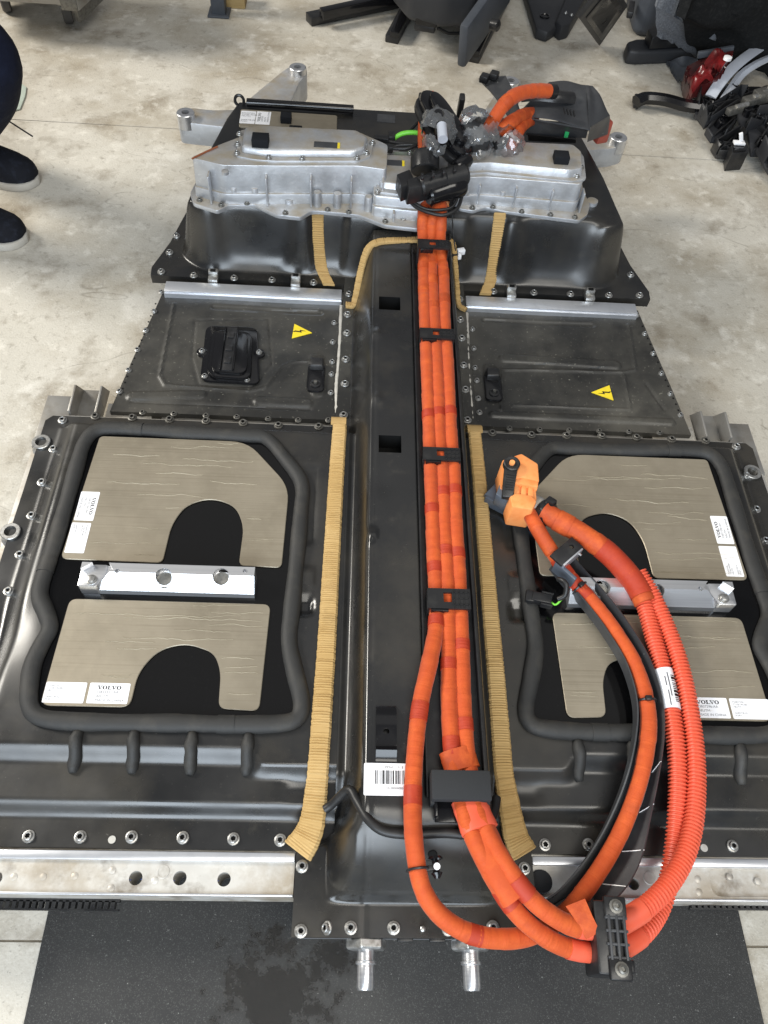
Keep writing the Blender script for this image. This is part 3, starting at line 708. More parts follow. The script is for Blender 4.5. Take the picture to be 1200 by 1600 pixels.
# barcode plate and clip on the tunnel
lo, og, nn = label_plate(PK, Vector((U(568, 1243, .104).x, U(600, 1243, .104).y, .1035)), EX, EY, .064, .040, 'barcode_label')
bb = MB(); x = .014
while x < .060:
    wd = rnd.choice((.0006, .0006, .0012, .0018)); q = og + EX * x + EY * .014
    bb.add([q, q + EX * wd, q + EX * wd + EY * .017, q + EY * .017], [(0, 1, 2, 3)]); x += wd + rnd.choice((.0006, .001, .0016))
for k in range(len(bb.v)): bb.v[k] = (bb.v[k][0], bb.v[k][1], bb.v[k][2] + .0002)
bb.build('barcode', M['ink'], lo, smooth=False)
tb = MB(); put_text(tb, 'E 151   WEAK', .004, og + EX * .050 + EY * .0365, -EX, -EY, nn); put_text(tb, '100000000101', .004, og + EX * .052 + EY * .0105, -EX, -EY, nn); tb.build('small_print', M['ink'], lo, smooth=False)
cx = U(603, 1150, ZH); cl = MB()
cl.sweep([Vector((cx.x, cx.y + dy, ZH + .003 + dz)) for dy, dz in ((.038, .0), (.03, .006), (.010, .007), (-.008, .004), (-.016, .003), (-.022, .009), (-.028, .003), (-.034, .001))], [(-.0135, 0), (.0135, 0), (.0135, .0016), (-.0135, .0016)])
cut = MB().lathe([(.004, -.02), (.004, .02)], (cx.x, cx.y + .003, ZH + .009), n=14)
cl.build('spring_clip', M['blackgloss'], PK, bevel=0, cut=cut)
MB().box((cx.x, cx.y - .0190, ZH + .0092), (.027, .006, .001), EX, (0, .7, -.7)).build('clip_edge', M['rail_blue'], PK, smooth=False)

# ---- crimped tan foam strips
def strip(pts, wd=.030, th=.011, name='tan_foam_strip', step=.0018, up=(0, 0, 1), widths=None):
    P = upath(pts, step); N = len(P); rr = random.Random(len(pts) + N); ph = rr.random() * 6; mb = MB()
    e = [rr.uniform(-1, 1) for _ in range(N)]; e2 = [rr.uniform(-1, 1) for _ in range(N)]
    def sec(i):
        k = (1 if i % 2 else -1); ww = wd if widths is None else wd * np.interp(i / N, *widths)
        a = -ww / 2 + .0009 * e[i] * .6; b = ww / 2 + .0009 * e2[i] * .6
        t = th + (.0005 + .0005 * e[i]) * k + .0012 * math.sin(i * .07 + ph)
        return [(a, 0), (b, 0), (b, t * .62), (b - ww * .10, t * .93), (b - ww * .32, t + .0005 * e2[i]), (a + ww * .32, t + .0005 * e[i]), (a + ww * .10, t * .93), (a, t * .62)]
    mb.sweep(P, sec, up=up)
    return mb.build(name, M['tan'], PK, ang=24)
strip([(531, 668, .034), (526, 740, .036), (519, 860, .036), (511, 1000, .036), (503, 1120, .036), (498, 1190, .034), (495, 1230, .026), (489, 1280, .014), (480, 1308, .006), (466, 1330, .001)], widths=([0, .85, .93, 1], [.86, 1, 1.15, 1.5]), wd=.0285)
strip([(741, 680, .034), (748, 750, .036), (757, 860, .036), (769, 1000, .036), (779, 1120, .036), (785, 1200, .034), (790, 1235, .026), (799, 1282, .014), (806, 1310, .006), (818, 1334, .001)], widths=([0, .85, .93, 1], [.86, 1, 1.15, 1.4]), wd=.0265)
# end tabs folded up at the back of the strips
for p, q, sg in (((529, 664), (520, 1), -1), ((741, 676), (740, 1), 1)):
    c = U(p[0], p[1], .034); MB().sweep([Vector((c.x, c.y - .006, .043)), Vector((c.x, c.y + .006, .042)), Vector((c.x, c.y + .016, .034)), Vector((c.x, c.y + .022, .020)), Vector((c.x, c.y + .026, .006))], [(-.0135, -.002), (.0135, -.002), (.0135, .002), (-.0135, .002)]).build('strip_end', M['tan'], PK)
# thin tan seal that arches over the tunnel where it meets the rear hump
strip([(540, 478, .003), (552, 478, .003), (556, 465, .014), (563, 430, .050), (570, 404, .078), (578, 388, .096), (592, 380, .104), (620, 377, .106), (655, 376, .106)], wd=.014, th=.007)
strip([(702, 377, .106), (708, 384, .100), (711, 410, .075), (714, 450, .030), (717, 478, .006), (728, 486, .003)], wd=.010, th=.006)
# ---- middle covers
ZM = -.010
mid_px = {-1: [(258, 448), (534, 461), (529, 658), (172, 641)], 1: [(729, 472), (996, 484), (1079, 676), (741, 669)]}
beads = {-1: [([(335, 480), (500, 489)], .0075, -.004), ([(272, 475), (250, 588), (258, 602), (390, 612), (415, 606), (440, 574), (458, 566), (484, 566)], .0045, .003),
              ([(206, 619), (314, 617)], .011, .0035), ([(404, 626), (480, 630)], .011, .0035), ([(205, 627), (485, 640)], .004, -.0025), ([(300, 560), (305, 500), (420, 498), (425, 570), (395, 604), (310, 600), (300, 560)], .004, -.002), ([(495, 562), (497, 612)], .016, .003)],
         1: [([(757, 501), (925, 508)], .0075, -.004), ([(787, 560), (962, 571)], .012, .004), ([(982, 508), (993, 578), (972, 582), (785, 578), (783, 640)], .0045, .003), ([(975, 586), (985, 640), (800, 634)], .004, .0025),
             ([(770, 648), (1048, 660)], .009, .004), ([(765, 575), (770, 618)], .014, .003), ([(1010, 600), (1038, 640)], .0045, -.0025)]}
mc = {}
for sg in (-1, 1):
    q = [U(p[0], p[1], ZM) for p in mid_px[sg]]
    BS_ = [([U(a[0], a[1], ZM) for a in pl], wd, hh) for pl, wd, hh in beads[sg]]
    y0 = (q[2].y + q[3].y) / 2; y1 = (q[0].y + q[1].y) / 2
    lf, rf = (q[3], q[0]), (q[2], q[1])
    def mz(X, Y, BS_=BS_):
        z = np.full(X.shape, ZM) + .0007 * np.sin(X * 23 + 1) * np.sin(Y * 19)
        for pl, wd, hh in BS_:
            d = np.full(X.shape, 9.0)
            for a, b in zip(pl, pl[1:]): d = np.minimum(d, seg_d(X, Y, a, b))
            z = z + hh * sm((wd - d) / .0035 / 1.0)
        return z
    ys = np.arange(y0, y1 + .001, .0028)
    f = hf('middle_cover', ys, lambda y, a=lf: a[0].x + (a[1].x - a[0].x) * (y - a[0].y) / (a[1].y - a[0].y), lambda y, a=rf: a[0].x + (a[1].x - a[0].x) * (y - a[0].y) / (a[1].y - a[0].y), 130, mz, M['cover_dusty'], PK, skirt=.02)
    f['label'] = 'dusty black middle cover with pressed ribs ' + ('left' if sg < 0 else 'right') + ' of the tunnel'
    mc[sg] = f
bolts(mc[-1], [(223, 645), (272, 647), (322, 650), (370, 652), (419, 655), (466, 657), (513, 657)], ZM, BSD)
bolts(mc[1], [(796, 670), (843, 672), (889, 673), (936, 674), (982, 675), (1030, 677)], ZM, BSD)
bolts(mc[-1], [(522, 473), (522, 505), (520, 535), (519, 566), (518, 585), (517, 614), (252, 457), (241, 487), (228, 517), (215, 547), (201, 579), (187, 612)], ZM, BS)
bolts(mc[1], [(735, 483), (738, 515), (740, 545), (742, 575), (745, 595), (747, 623), (749, 645), (995, 493), (1007, 522), (1020, 553), (1033, 584), (1047, 616), (1063, 649)], ZM, BS)
bolts(mc[-1], [(292, 460), (332, 462), (371, 464), (409, 467), (447, 469), (486, 471)], ZM, BSD)
bolts(mc[1], [(772, 484), (810, 486), (847, 487), (883, 488), (921, 490), (958, 491)], ZM, BSD)
for sg, row in ((-1, [((262, 454), (250, 456), 18), ((186, 621), (245, 470), 16)]), (1, [((760, 483), (985, 492), 16), ((1002, 505), (1066, 655), 16)])):
    for (a, b, n) in row[1:]:
        for k in range(n):
            t = (k + .5) / n; p = U(a[0] + (b[0] - a[0]) * t, a[1] + (b[1] - a[1]) * t, ZM + .0008)
            MB().lathe([(.0021, 0), (.0019, .0004)], p, n=8).build('pin_hole', M['pit'], mc[sg])
# pale sealant seams along the inner sides
for sg, pts in ((-1, [(533, 478), (531, 540), (528, 580), (526, 600), (526, 645)]), (1, [(729, 490), (732, 560), (736, 620), (739, 658)])):
    P = upath([(a, b, -.002) for a, b in pts], .006); rr = random.Random(sg + 5)
    MB().tube(P, lambda i: .0030 + .0014 * rr.random(), 8, up=(0, 0, 1)).build('sealant_seam', M['sealant'], PK, ang=80)
# bare edge of the front cover sheet behind its rear flange
for sg in (-1, 1):
    MB().box((sg * .39, YFB + .0016, -.002), (.50, .0014, .005)).build('bare_edge', M['steel'], fc[sg], smooth=False)
# round-cornered black vent cover (left middle cover)
def zrect(px4, z, r, seg=6): return rounded(uxy(px4, z), r, seg)
vc = MB(); base = rounded(uxy([(322, 508), (402, 511), (406, 600), (312, 594)], ZM + .006), .018, 6)
vc.flat(base, ZM, ZM + .006)
vent = vc.build('vent_cover', M['blackgloss'], PK, bevel=.002)
vent['label'] = 'glossy black rounded vent cover with a central strap'
for p in ((316, 550), (405, 552)):
    c = U(p[0], p[1], ZM + .005); MB().lathe([(.011, -.004), (.011, .001), (.009, .002)], c, n=16).build('lug', M['blackgloss'], vent); link('bolt', BS, vent, c + Vector((0, 0, .002)))
for p in ((320, 588), (386, 594)): link('bolt', BS, vent, U(p[0], p[1], ZM + .0065))
b1 = rounded(uxy([(330, 512), (394, 515), (392, 590), (322, 585)], ZM + .02), .024, 7); b2 = rounded(uxy([(337, 512), (388, 515), (385, 581), (328, 577)], ZM + .028), .022, 7)
mb = MB(); mb.prism([(x, y, ZM + .005) for x, y in b1], [(x, y, ZM + .016) for x, y in b1]); mb.build('vent_body', M['blackgloss'], vent, bevel=.003)
mb = MB(); mb.prism([(x, y, ZM + .016) for x, y in b2], [(x, y, ZM + .023) for x, y in b2]); lid = mb.build('vent_lid', M['blackgloss'], vent, bevel=.002)
c0, c1 = U(363, 512, ZM + .024), U(354, 580, ZM + .024)
d = (c1 - c0); mb = MB(); mb.box((c0 + c1) / 2, (.021, d.length * .98, .004), (1, .03, 0), d); mb.build('strap', M['blackpl'], vent, bevel=.001)
for t in (.2, .5, .78):
    MB().box(c0 + d * t + Vector((0, 0, .003)), (.013, .016, .004)).build('rib', M['blackpl'], vent, bevel=.001)
for sx_ in (-.0125, .0125):
    MB().box((c0 + c1) / 2 + Vector((sx_, 0, .001)), (.0025, d.length * .98, .008), (1, .03, 0), d).build('strap_edge', M['blackgloss'], vent, bevel=.0008)
# black earth brackets
for sg, (pa, pb) in ((-1, ((495, 572), (493, 604))), (1, ((768, 588), (771, 618)))):
    c = U(pa[0], pa[1], ZM + .01); e = U(pb[0], pb[1], ZM)
    o = MB().flat(rounded([(e.x - .017, e.y - .018), (e.x + .017, e.y - .018), (e.x + .017, c.y + .012), (e.x - .017, c.y + .012)], .012), ZM, ZM + .007).build('earth_bracket', M['blackgloss'], PK, bevel=.002)
    MB().prism([(e.x - .014, c.y - .008, ZM + .006), (e.x + .014, c.y - .008, ZM + .006), (e.x + .014, c.y + .016, ZM + .006), (e.x - .014, c.y + .016, ZM + .006)],
               [(e.x - .012, c.y - .004, ZM + .018), (e.x + .012, c.y - .004, ZM + .018), (e.x + .012, c.y + .014, ZM + .020), (e.x - .012, c.y + .014, ZM + .020)]).build('bracket_block', M['blackpl'], o, bevel=.002)
    MB().lathe([(.010, 0), (.010, .004), (.006, .005), (.005, .003)], (e.x, e.y, ZM + .006), n=18).build('ring', M['blackpl'], o)
    MB().lathe([(.0035, 0), (.0035, .009)], (e.x, e.y, ZM + .006), n=10).build('stud', M['bolt_dark'], o)
# yellow high voltage triangles
for sg, tri in ((-1, [(460, 506), (487.5, 520), (456, 528.5)]), (1, [(924, 613), (952, 602), (958.5, 625.5)])):
    P = [U(a, b, ZM + .0015) for a, b in tri]; n = 1 if (P[1] - P[0]).cross(P[2] - P[0]).z > 0 else -1
    w3 = P[::n]; o = MB().prism([p - Vector((0, 0, .001)) for p in w3], [p + Vector((0, 0, .0003)) for p in w3]).build('warning_sign', M['yellow'], mc[sg], smooth=False)
    o['label'] = 'yellow triangular high voltage sticker'
    cg = sum(P, Vector()) / 3; tip = P[1] if sg < 0 else P[0]; ax = (tip - cg).normalized(); sd = Vector((-ax.y, ax.x, 0)); s_ = (tip - cg).length
    k = [(.50, .05), (-.02, .20), (.04, .05), (-.32, .02), (-.28, -.04), (-.46, -.02), (-.30, -.14), (-.24, -.06), (.22, -.04), (.10, .06)]
    k = [(.52, .10), (.0, .17), (.06, .02), (-.38, .06), (-.36, .0), (-.52, -.06), (-.36, -.13), (-.34, -.06), (.20, -.10), (.12, .06)]
    MB().prism([cg + ax * (a * s_) + sd * (b * s_) for a, b in k], [cg + ax * (a * s_) + sd * (b * s_) + Vector((0, 0, .0007)) for a, b in k]).build('lightning_mark', M['ink'], o, smooth=False)

# ---- bright rails between middle and rear covers, with their little hooks
for sg, (a, b) in ((-1, ((258, 446), (534, 461))), (1, ((728, 471), (994, 481)))):
    A, B = U(a[0], a[1], .004), U(b[0], b[1], .004); y = (A.y + B.y) / 2
    rl = MB().box(((A.x + B.x) / 2, y, .001), (B.x - A.x, .030, .008)).build('cross_rail', M['rail_blue'], PK, bevel=.0015)
    MB().box(((A.x + B.x) / 2, y - .0165, -.006), (B.x - A.x, .004, .012)).build('rail_lip', M['rail_blue'], rl, smooth=False)
    for p in ({-1: [(333, 433), (462, 440)], 1: [(799, 457), (922, 462)]})[sg]:
        c = U(p[0], p[1], .01)
        hk = MB().box((c.x, c.y + .004, .006), (.020, .030, .012)).build('hook', M['zinc'], rl, bevel=.002)
        MB().box((c.x, c.y + .009, .014), (.020, .012, .014)).build('hook_upright', M['zinc'], hk, bevel=.002)
        MB().box((c.x, c.y + .0075, .0215), (.011, .008, .001)).build('hook_slot', M['pit'], hk, bevel=.001)

# ---- rear cover: flange, scooped front faces, flat top
YB0 = 1.309; YBT = 1.790
def rear_z(X, Y):
    ax = np.abs(X)
    half = np.interp(Y, [1.30, 1.36, 1.42, 1.55, 1.70, 1.80], [.484, .484, .478, .464, .438, .410])
    s = sm((half + .004 - ax) / .040) ** .8
    yb = 1.330 + .050 * np.clip((ax - .405) / .08, 0, 1) ** 2
    # scoops pressed into the front face either side of the tan bands
    sc = np.exp(-((ax - .315) / .078) ** 6) + np.exp(-((ax - .165) / .038) ** 6)
    f = sm((Y - yb) / .046)
    f2 = .10 * sm((Y - yb) / .02) + .90 * sm((Y - yb - .012) / .046) ** 1.25
    f = f * (1 - np.clip(sc, 0, 1)) + f2 * np.clip(sc, 0, 1)
    bk = sm((YBT + .002 - Y) / .03)
    z = ZR * s * f * bk
    z = z + .003 * np.exp(-((Y - 1.395) / .008) ** 2) * sm((.40 - ax) / .02)
    return z + .0012
ysr = np.concatenate([np.arange(YB0, 1.42, .0022), np.arange(1.42, YBT + .004, .006)])
def rl_(y): return -float(np.interp(y, [YB0, 1.335, 1.42, 1.50, 1.56, 1.70, 1.796], [.536, .538, .512, .498, .486, .454, .424]))
rear = hf('rear_cover', ysr, rl_, lambda y: -rl_(y), 230, rear_z, M['cover'], PK, skirt=.02)
rear['label'] = 'raised black rear cover carrying the cast housings'
bolts(rear, [(252, 425), (303, 431), (366, 435), (425, 438), (490, 442), (276, 369), (265, 395), (771, 456), (834, 458), (891, 460), (951, 462), (999, 462), (985, 430)], .0015)
def fz(px, py, dz=.001):
    """point of the rear cover surface seen at a pixel"""
    lo, hi = 0.0, ZR + .004
    best = None
    for k in range(200):
        z = hi - (hi - lo) * k / 199; p = U(px, py, z)
        if p.y < YB0: continue
        if float(rear_z(np.array([p.x]), np.array([p.y]))[0]) >= z: best = p; break
    return best if best is not None else U(px, py, .002)
for pts in ([(497, 318), (496, 345), (497, 375), (500, 405), (504, 424), (514, 446)], [(781, 334), (778, 360), (774, 390), (770, 420), (766, 440), (758, 461)]):
    P = [fz(a, b) for a, b in [tuple(q) for q in spline(pts, 10)]]
    P = resample(P, .0024); rr = random.Random(3); N = len(P); e = [rr.uniform(-1, 1) for _ in range(N)]
    nr = []
    for i in range(N):
        t = (P[min(i + 1, N - 1)] - P[max(i - 1, 0)]).normalized(); s_ = Vector((1, 0, 0)); nr.append(t.cross(s_).normalized() * (1 if t.cross(s_).z * 1 + -t.cross(s_).y > 0 else -1))
    mb = MB(); vs = []
    for i in range(N):
        w_ = .0125 + .0005 * e[i]; th = .004 + .0009 * (1 if i % 2 else -1)
        for (a, b) in ((-w_, -.001), (w_, -.001), (w_, th * .6), (w_ * .8, th), (-w_ * .8, th), (-w_, th * .6)): vs.append(P[i] + Vector((a, 0, 0)) + nr[i] * b)
    fs = [(i * 6 + k, i * 6 + (k + 1) % 6, (i + 1) * 6 + (k + 1) % 6, (i + 1) * 6 + k) for i in range(N - 1) for k in range(6)] + [tuple(range(6))[::-1], tuple(range((N - 1) * 6, N * 6))]
    mb.add(vs, fs).build('tan_foam_band', M['tan'], PK, ang=24)
# beige plate with labels on the back of the rear cover
zt = ZR + .006
pl_ = MB().flat(rounded(uxy([(376, 170), (527, 180), (526, 212), (373, 197)], zt), .006), ZR + .001, zt).build('beige_plate', M['pad'], PK, bevel=.001, seg=1)
for px4, kind in (([(377, 173), (400, 174), (398, 194), (374, 192)], 0), ([(401, 174), (424, 175), (421, 195), (399, 194)], 1)):
    c, w_, h_ = rect(px4, zt + .0005)
    if kind: part_label(pl_, Vector((c.x + w_ / 2, c.y - h_ / 2, zt + .0004)), EY, -EX, h_, w_, '32307205')
    else: data_label(pl_, Vector((c.x - w_ / 2, c.y - h_ / 2, zt + .0004)), EX, EY, w_, h_, '32307205', 1)
for p in ((447, 184), (462, 202)):
    c = U(p[0], p[1], zt + .008); MB().box((c.x, c.y, zt + .008), (.024, .022, .016) if p[0] < 455 else (.028, .012, .012)).build('foam_cube', M['cube'], PK, bevel=.001)
MB().tube(upath([(386, 160, ZR + .012), (420, 162, ZR + .013), (480, 166, ZR + .013), (540, 170, ZR + .012), (552, 171, ZR + .011)], .01), .009, 12, up=(0, 0, 1)).build('rubber_tube', M['blackgloss'], PK, ang=80)
q = U(374, 157, ZR + .01); MB().tube([q + Vector((.010 * math.cos(a), 0, .012 * math.sin(a))) for a in np.linspace(-.6, 4.2, 16)], .0035, 8).build('hose_hook', M['blackpl'], PK)
# warning plate tint on the top
MB().flat(uxy([(590, 178), (618, 180), (617, 192), (589, 190)], ZR + .002), ZR + .0012, ZR + .0022).build('sticker', M['greypl'], PK, smooth=False)

# ---- cast mounting arms
def arm(pts, zt, zb, boss, hole_r=.0095):
    P = rounded(uxy(pts, zt), .012, 4)
    c = U(boss[0], boss[1], zt + .012)
    o = MB().prism([(x, y, zb) for x, y in P], [(x, y, zt) for x, y in P]).build('mounting_arm', M['cast'], PK, bevel=.004)
    MB().lathe([(.0215, -.03), (.0215, .003), (.020, .0045), (hole_r, .0045), (hole_r, -.0105)], c, n=24, cap=False).build('boss', M['alu'], o, ang=30)
    MB().lathe([(hole_r * 1.02, -.0100), (.0001, -.0100)], c, n=20, cap=False).build('bore_shade', M['pit'], o)  # near-black disc paints the shade down the bolt hole
    return o
za = .055
aL = arm([(276, 172), (300, 168), (332, 172), (400, 170), (402, 205), (330, 196), (278, 190)], za, 0.0, (290, 178))
for k in range(4):
    q = U(331 + k * 4.5, 200, .02); MB().box((q.x, q.y - .004, .024), (.0035, .016, .045)).build('fin', M['pit'], aL, bevel=.001)
aR = arm([(905, 208), (945, 208), (978, 211), (979, 226), (958, 232), (905, 236)], za, 0.005, (966, 216))
arm([(380, 162), (440, 112), (452, 104), (478, 100), (480, 116), (468, 128), (440, 190), (384, 196)], za + .01, .0, (465, 107))
arm([(740, 200), (785, 128), (812, 122), (816, 136), (800, 200)], za + .01, .0, (798, 128))
q = U(463, 120, .05); MB().box((q.x, q.y - .01, .045), (.014, .012, .03)).build('arm_clip', M['blackpl'], PK, bevel=.002)

# ---- cast housings on the rear cover
def housing(name, label, base_px, top_px, lid_px, zt, zl, nrib, post=None, flange=None):
    T = thing(name, U(sum(p[0] for p in base_px) / len(base_px), sum(p[1] for p in base_px) / len(base_px), ZR), label, 'housing', 'cast electronics housings on the battery pack')
    zb = ZR + .001
    B = uxy(base_px, zb + .008); B2 = rounded(B, .006, 3)
    lip = MB().flat([(x, y) for x, y in B2], zb, zb + .009).build('base_lip', M['cast'], T, bevel=.0015)
    Tp = rounded(uxy(top_px, zt), .008, 4)
    # side walls with draft: foot of the wall is pushed out a little
    cx = sum(p[0] for p in Tp) / len(Tp); cy = sum(p[1] for p in Tp) / len(Tp)
    Bt = [(cx + (x - cx) * 1.012, cy + (y - cy) * 1.03 - .003) for x, y in Tp]
    body = MB().prism([(x, y, zb + .006) for x, y in Bt], [(x, y, zt) for x, y in Tp]).build('body', M['cast'], T, bevel=.005, seg=3)
    sk = [(cx + (x - cx) * 1.020, cy + (y - cy) * 1.06 - .006) for x, y in Tp]
    MB().prism([(x, y, zb + .006) for x, y in sk], [(cx + (x - cx) * .994, cy + (y - cy) * .985, zb + .030) for x, y in sk]).build('lower_step', M['cast'], T, bevel=.003, seg=2)
    if lid_px:
        L1 = rounded(uxy(lid_px, zt + .003), .008, 4); MB().flat(L1, zt - .002, zt + .004).build('lid_rim', M['cast'], T, bevel=.0012)
        lc = (sum(p[0] for p in L1) / len(L1), sum(p[1] for p in L1) / len(L1))
        L2 = [(lc[0] + (x - lc[0]) * .93, lc[1] + (y - lc[1]) * .84 + .002) for x, y in L1]; L3 = [(lc[0] + (x - lc[0]) * .90, lc[1] + (y - lc[1]) * .74 + .003) for x, y in L1]
        lid = MB().prism([(x, y, zt + .003) for x, y in L2], [(x, y, zl) for x, y in L3]).build('lid', M['cast'], T, bevel=.006, seg=3)
    return T, body, B, zb
HL, hlb, HB, zb = housing('electronics_housing', 'long cast aluminium housing at the rear left with an angled end and a raised lid',
    [(297, 302), (302, 318), (340, 330), (356, 322), (398, 320), (432, 336), (470, 340), (486, 330), (500, 330), (560, 336), (600, 352), (655, 358), (655, 250), (600, 226), (440, 222), (330, 238)],
    [(298, 246), (348, 258), (440, 259), (560, 259), (604, 265), (606, 226), (560, 206), (400, 204), (342, 226)],
    [(368, 244), (375, 204), (400, 200), (566, 208), (584, 222), (580, 244), (560, 252), (430, 252), (400, 250)], ZR + .088, ZR + .106, 4)
# ribs, posts, bolts on the left housing
def post_on(parent, px, py, r, h, z0, mat=M['cast']):
    c = U(px, py, z0); MB().lathe([(r * 1.06, 0), (r, h)], c, n=14).build('post', mat, parent, bevel=.001)
for p in ((368, 303), (400, 304), (496, 311), (527, 313), (575, 318)):
    post_on(HL, p[0], p[1] + 12, .0078, .034, zb + .006)
c = U(452, 312, zb + .01); MB().lathe([(.026, 0), (.023, .074)], (c.x, c.y + .020, zb + .004), n=24).build('boss_column', M['cast'], HL, bevel=.002)
c = U(452, 309, zb + .01); MB().lathe([(.014, 0), (.014, .012), (.012, .013), (.010, .006), (.0001, .005)], (c.x, c.y - .008, zb + .006), n=18, cap=False).build('drain_boss', M['cast'], HL)
for p in ((374, 210), (371, 226), (370, 240), (420, 247), (472, 249), (558, 248), (573, 240), (582, 224)): link('bolt', BS, HL, U(p[0], p[1], ZR + .0925))
c = U(407, 219, ZR + .114); MB().box((c.x, c.y, ZR + .114), (.032, .028, .016)).build('foam_cube', M['cube'], HL, bevel=.001)
c = U(509, 226, ZR + .107); pt = MB().box((c.x, c.y, ZR + .1068), (.046, .018, .0012)).build('nameplate', M['greypl'], HL, smooth=False); MB().box((c.x + .0255, c.y, ZR + .1068), (.0048, .018, .0012)).build('yellow_tag', M['yellow'], HL, smooth=False)
c = U(352, 270, ZR + .088); MB().lathe([(.007, 0), (.007, .006), (.003, .007)], (c.x, c.y, ZR + .086), n=12).build('plug', M['cast'], HL)
MB().tube(upath([(300, 248, ZR + .090), (318, 239, ZR + .090), (340, 229, ZR + .090)], .006), .0018, 8).build('copper_gasket', mk('copper_edge', (.30, .10, .045), .5, .4), HL)
c = U(628, 350, zb); tabz = MB().flat(rounded([(c.x - .020, c.y - .012, .014), (c.x + .018, c.y - .012, .014), (c.x + .018, c.y + .04), (c.x - .020, c.y + .04)], .004), zb, zb + .006).build('mounting_tab', M['cast'], HL, bevel=.001)
MB().box((c.x - .018, c.y + .014, zb + .016), (.004, .045, .024)).build('tab_rib', M['cast'], HL, bevel=.001); link('bolt', BM, HL, Vector((c.x + .002, c.y + .004, zb + .006)))
for px in (330, 418, 486, 548, 596):
    c = U(px, 318 + (px - 300) * .03, zb + .012); MB().box((c.x, c.y + .012, zb + .040), (.0035, .022, .060)).build('face_rib', M['cast'], HL, bevel=.001)
for p in ((312, 313), (346, 321), (386, 318), (446, 333), (512, 328), (545, 332), (602, 346)): link('bolt', BSD, HL, U(p[0], p[1], zb + .0095))
# centre housing
HC, hcb, _, _ = housing('electronics_housing', 'small square cast housing with a bright lid behind the orange plugs',
    [(582, 318), (650, 324), (700, 326), (700, 246), (640, 238), (584, 238)], [(583, 305), (648, 312), (700, 314), (700, 246), (640, 236), (584, 236)],
    [(588, 300), (640, 306), (690, 306), (690, 250), (640, 244), (590, 243)], ZR + .050, ZR + .064, 0)
c = U(613, 254, ZR + .065); MB().box((c.x, c.y, ZR + .0648), (.040, .018, .0012)).build('nameplate', M['greypl'], HC, smooth=False); MB().box((c.x + .0225, c.y, ZR + .0648), (.0048, .018, .0012)).build('yellow_tag', M['yellow'], HC, smooth=False)
for p in ((590, 243), (640, 240), (590, 300), (640, 306)): link('bolt', BS, HC, U(p[0], p[1], ZR + .055))
# right housing
HR, hrb, _, _ = housing('electronics_housing', 'cast aluminium housing at the rear right with a raised lid and one black cube',
    [(716, 326), (740, 330), (760, 324), (785, 330), (905, 345), (918, 336), (922, 320), (912, 300), (900, 236), (720, 232)],
    [(716, 278), (760, 276), (908, 288), (912, 280), (900, 236), (720, 230)],
    [(716, 272), (760, 270), (895, 284), (916, 280), (912, 244), (898, 230), (720, 222)], ZR + .068, ZR + .086, 3)
for p in ((724, 305), (782, 305), (834, 308), (884, 312)): post_on(HR, p[0], p[1] + 14, .0078, .032, zb + .006)
for p in ((752, 263), (842, 268), (901, 276), (908, 262), (904, 240)): link('bolt', BS, HR, U(p[0], p[1], ZR + .0725))
c = U(877, 246, ZR + .094); MB().box((c.x, c.y, ZR + .094), (.030, .026, .016)).build('foam_cube', M['cube'], HR, bevel=.001)
for px in (746, 802, 858, 906):
    c = U(px, 318 + (px - 716) * .075, zb + .012); MB().box((c.x, c.y + .014, zb + .030), (.0035, .022, .046)).build('face_rib', M['cast'], HR, bevel=.001)
for p in ((738, 325), (770, 324), (815, 331), (860, 336), (898, 340)): link('bolt', BSD, HR, U(p[0], p[1], zb + .0095))
c = U(925, 316, zb + .004); MB().lathe([(.012, -.004), (.012, .004), (.005, .005)], c, n=16).build('mounting_ear', M['cast'], HR)

# ---- outer frame: front rails, side rails, bushings
def front_rail(x0, x1, holes_px, pockets, parent=PK):
    y1 = YF0 - .001; y0 = U(300, 1401, -.018).y; zt = -.010
    cut = MB()
    for p in holes_px: c = U(p[0], p[1], zt); cut.lathe([(p[2] / 1100, -.05), (p[2] / 1100, .02)], (c.x, c.y, zt), n=22)
    for (a, b, c_, d_) in pockets:
        A, B = U(a, b, zt), U(c_, d_, zt); pts = rounded([(A.x, B.y), (B.x, B.y), (B.x, A.y), (A.x, A.y)], .012); cut.flat(pts, zt - .0045, zt + .02)
    o = MB().flat([(x0, y0), (x1, y0), (x1, y1 + .02), (x0, y1 + .02)], zt - .05, zt).build('front_rail', M['rail'], parent, cut=cut, ang=30)
    MB().box(((x0 + x1) / 2, y1 - .007, zt + .0035), (x1 - x0, .011, .007)).build('rail_lip', M['rail_blue'], o, bevel=.0015)
    MB().box(((x0 + x1) / 2, y0 + .001, zt + .001), (x1 - x0, .003, .004)).build('rail_edge', M['rail_blue'], o, bevel=.0008)
    return o
r1 = front_rail(-.70, -.1585, [(-6, 1372, 8.5), (212, 1372, 9.5), (281, 1372, 9.5), (350, 1374, 9.5)], [(-70, 1345, 160, 1393), (170, 1347, 380, 1396)])
r2 = front_rail(.1585, .70, [(990, 1381, 8.5)], [(1105, 1357, 1230, 1402)])
for p in ((22, 1370), (68, 1370), (117, 1369), (176, 1360), (174, 1388), (242, 1376)):
    c = U(p[0], p[1], -.011); MB().lathe([(.0048, -.003), (.0045, .0014), (.002, .0022)], c, n=12).build('weld_pip', M['rail'], r1)
for p in ((1090, 1374), (1092, 1394), (1140, 1370), (1184, 1377)):
    c = U(p[0], p[1], -.011); MB().lathe([(.0048, -.003), (.0045, .0014), (.002, .0022)], c, n=12).build('weld_pip', M['rail'], r2)
c = U(255, 1362, -.010); MB().lathe([(.0085, 0), (.008, .0006), (.0065, .0006), (.0065, .0002)], c, n=20).build('stamp_mark', M['rail'], r1)
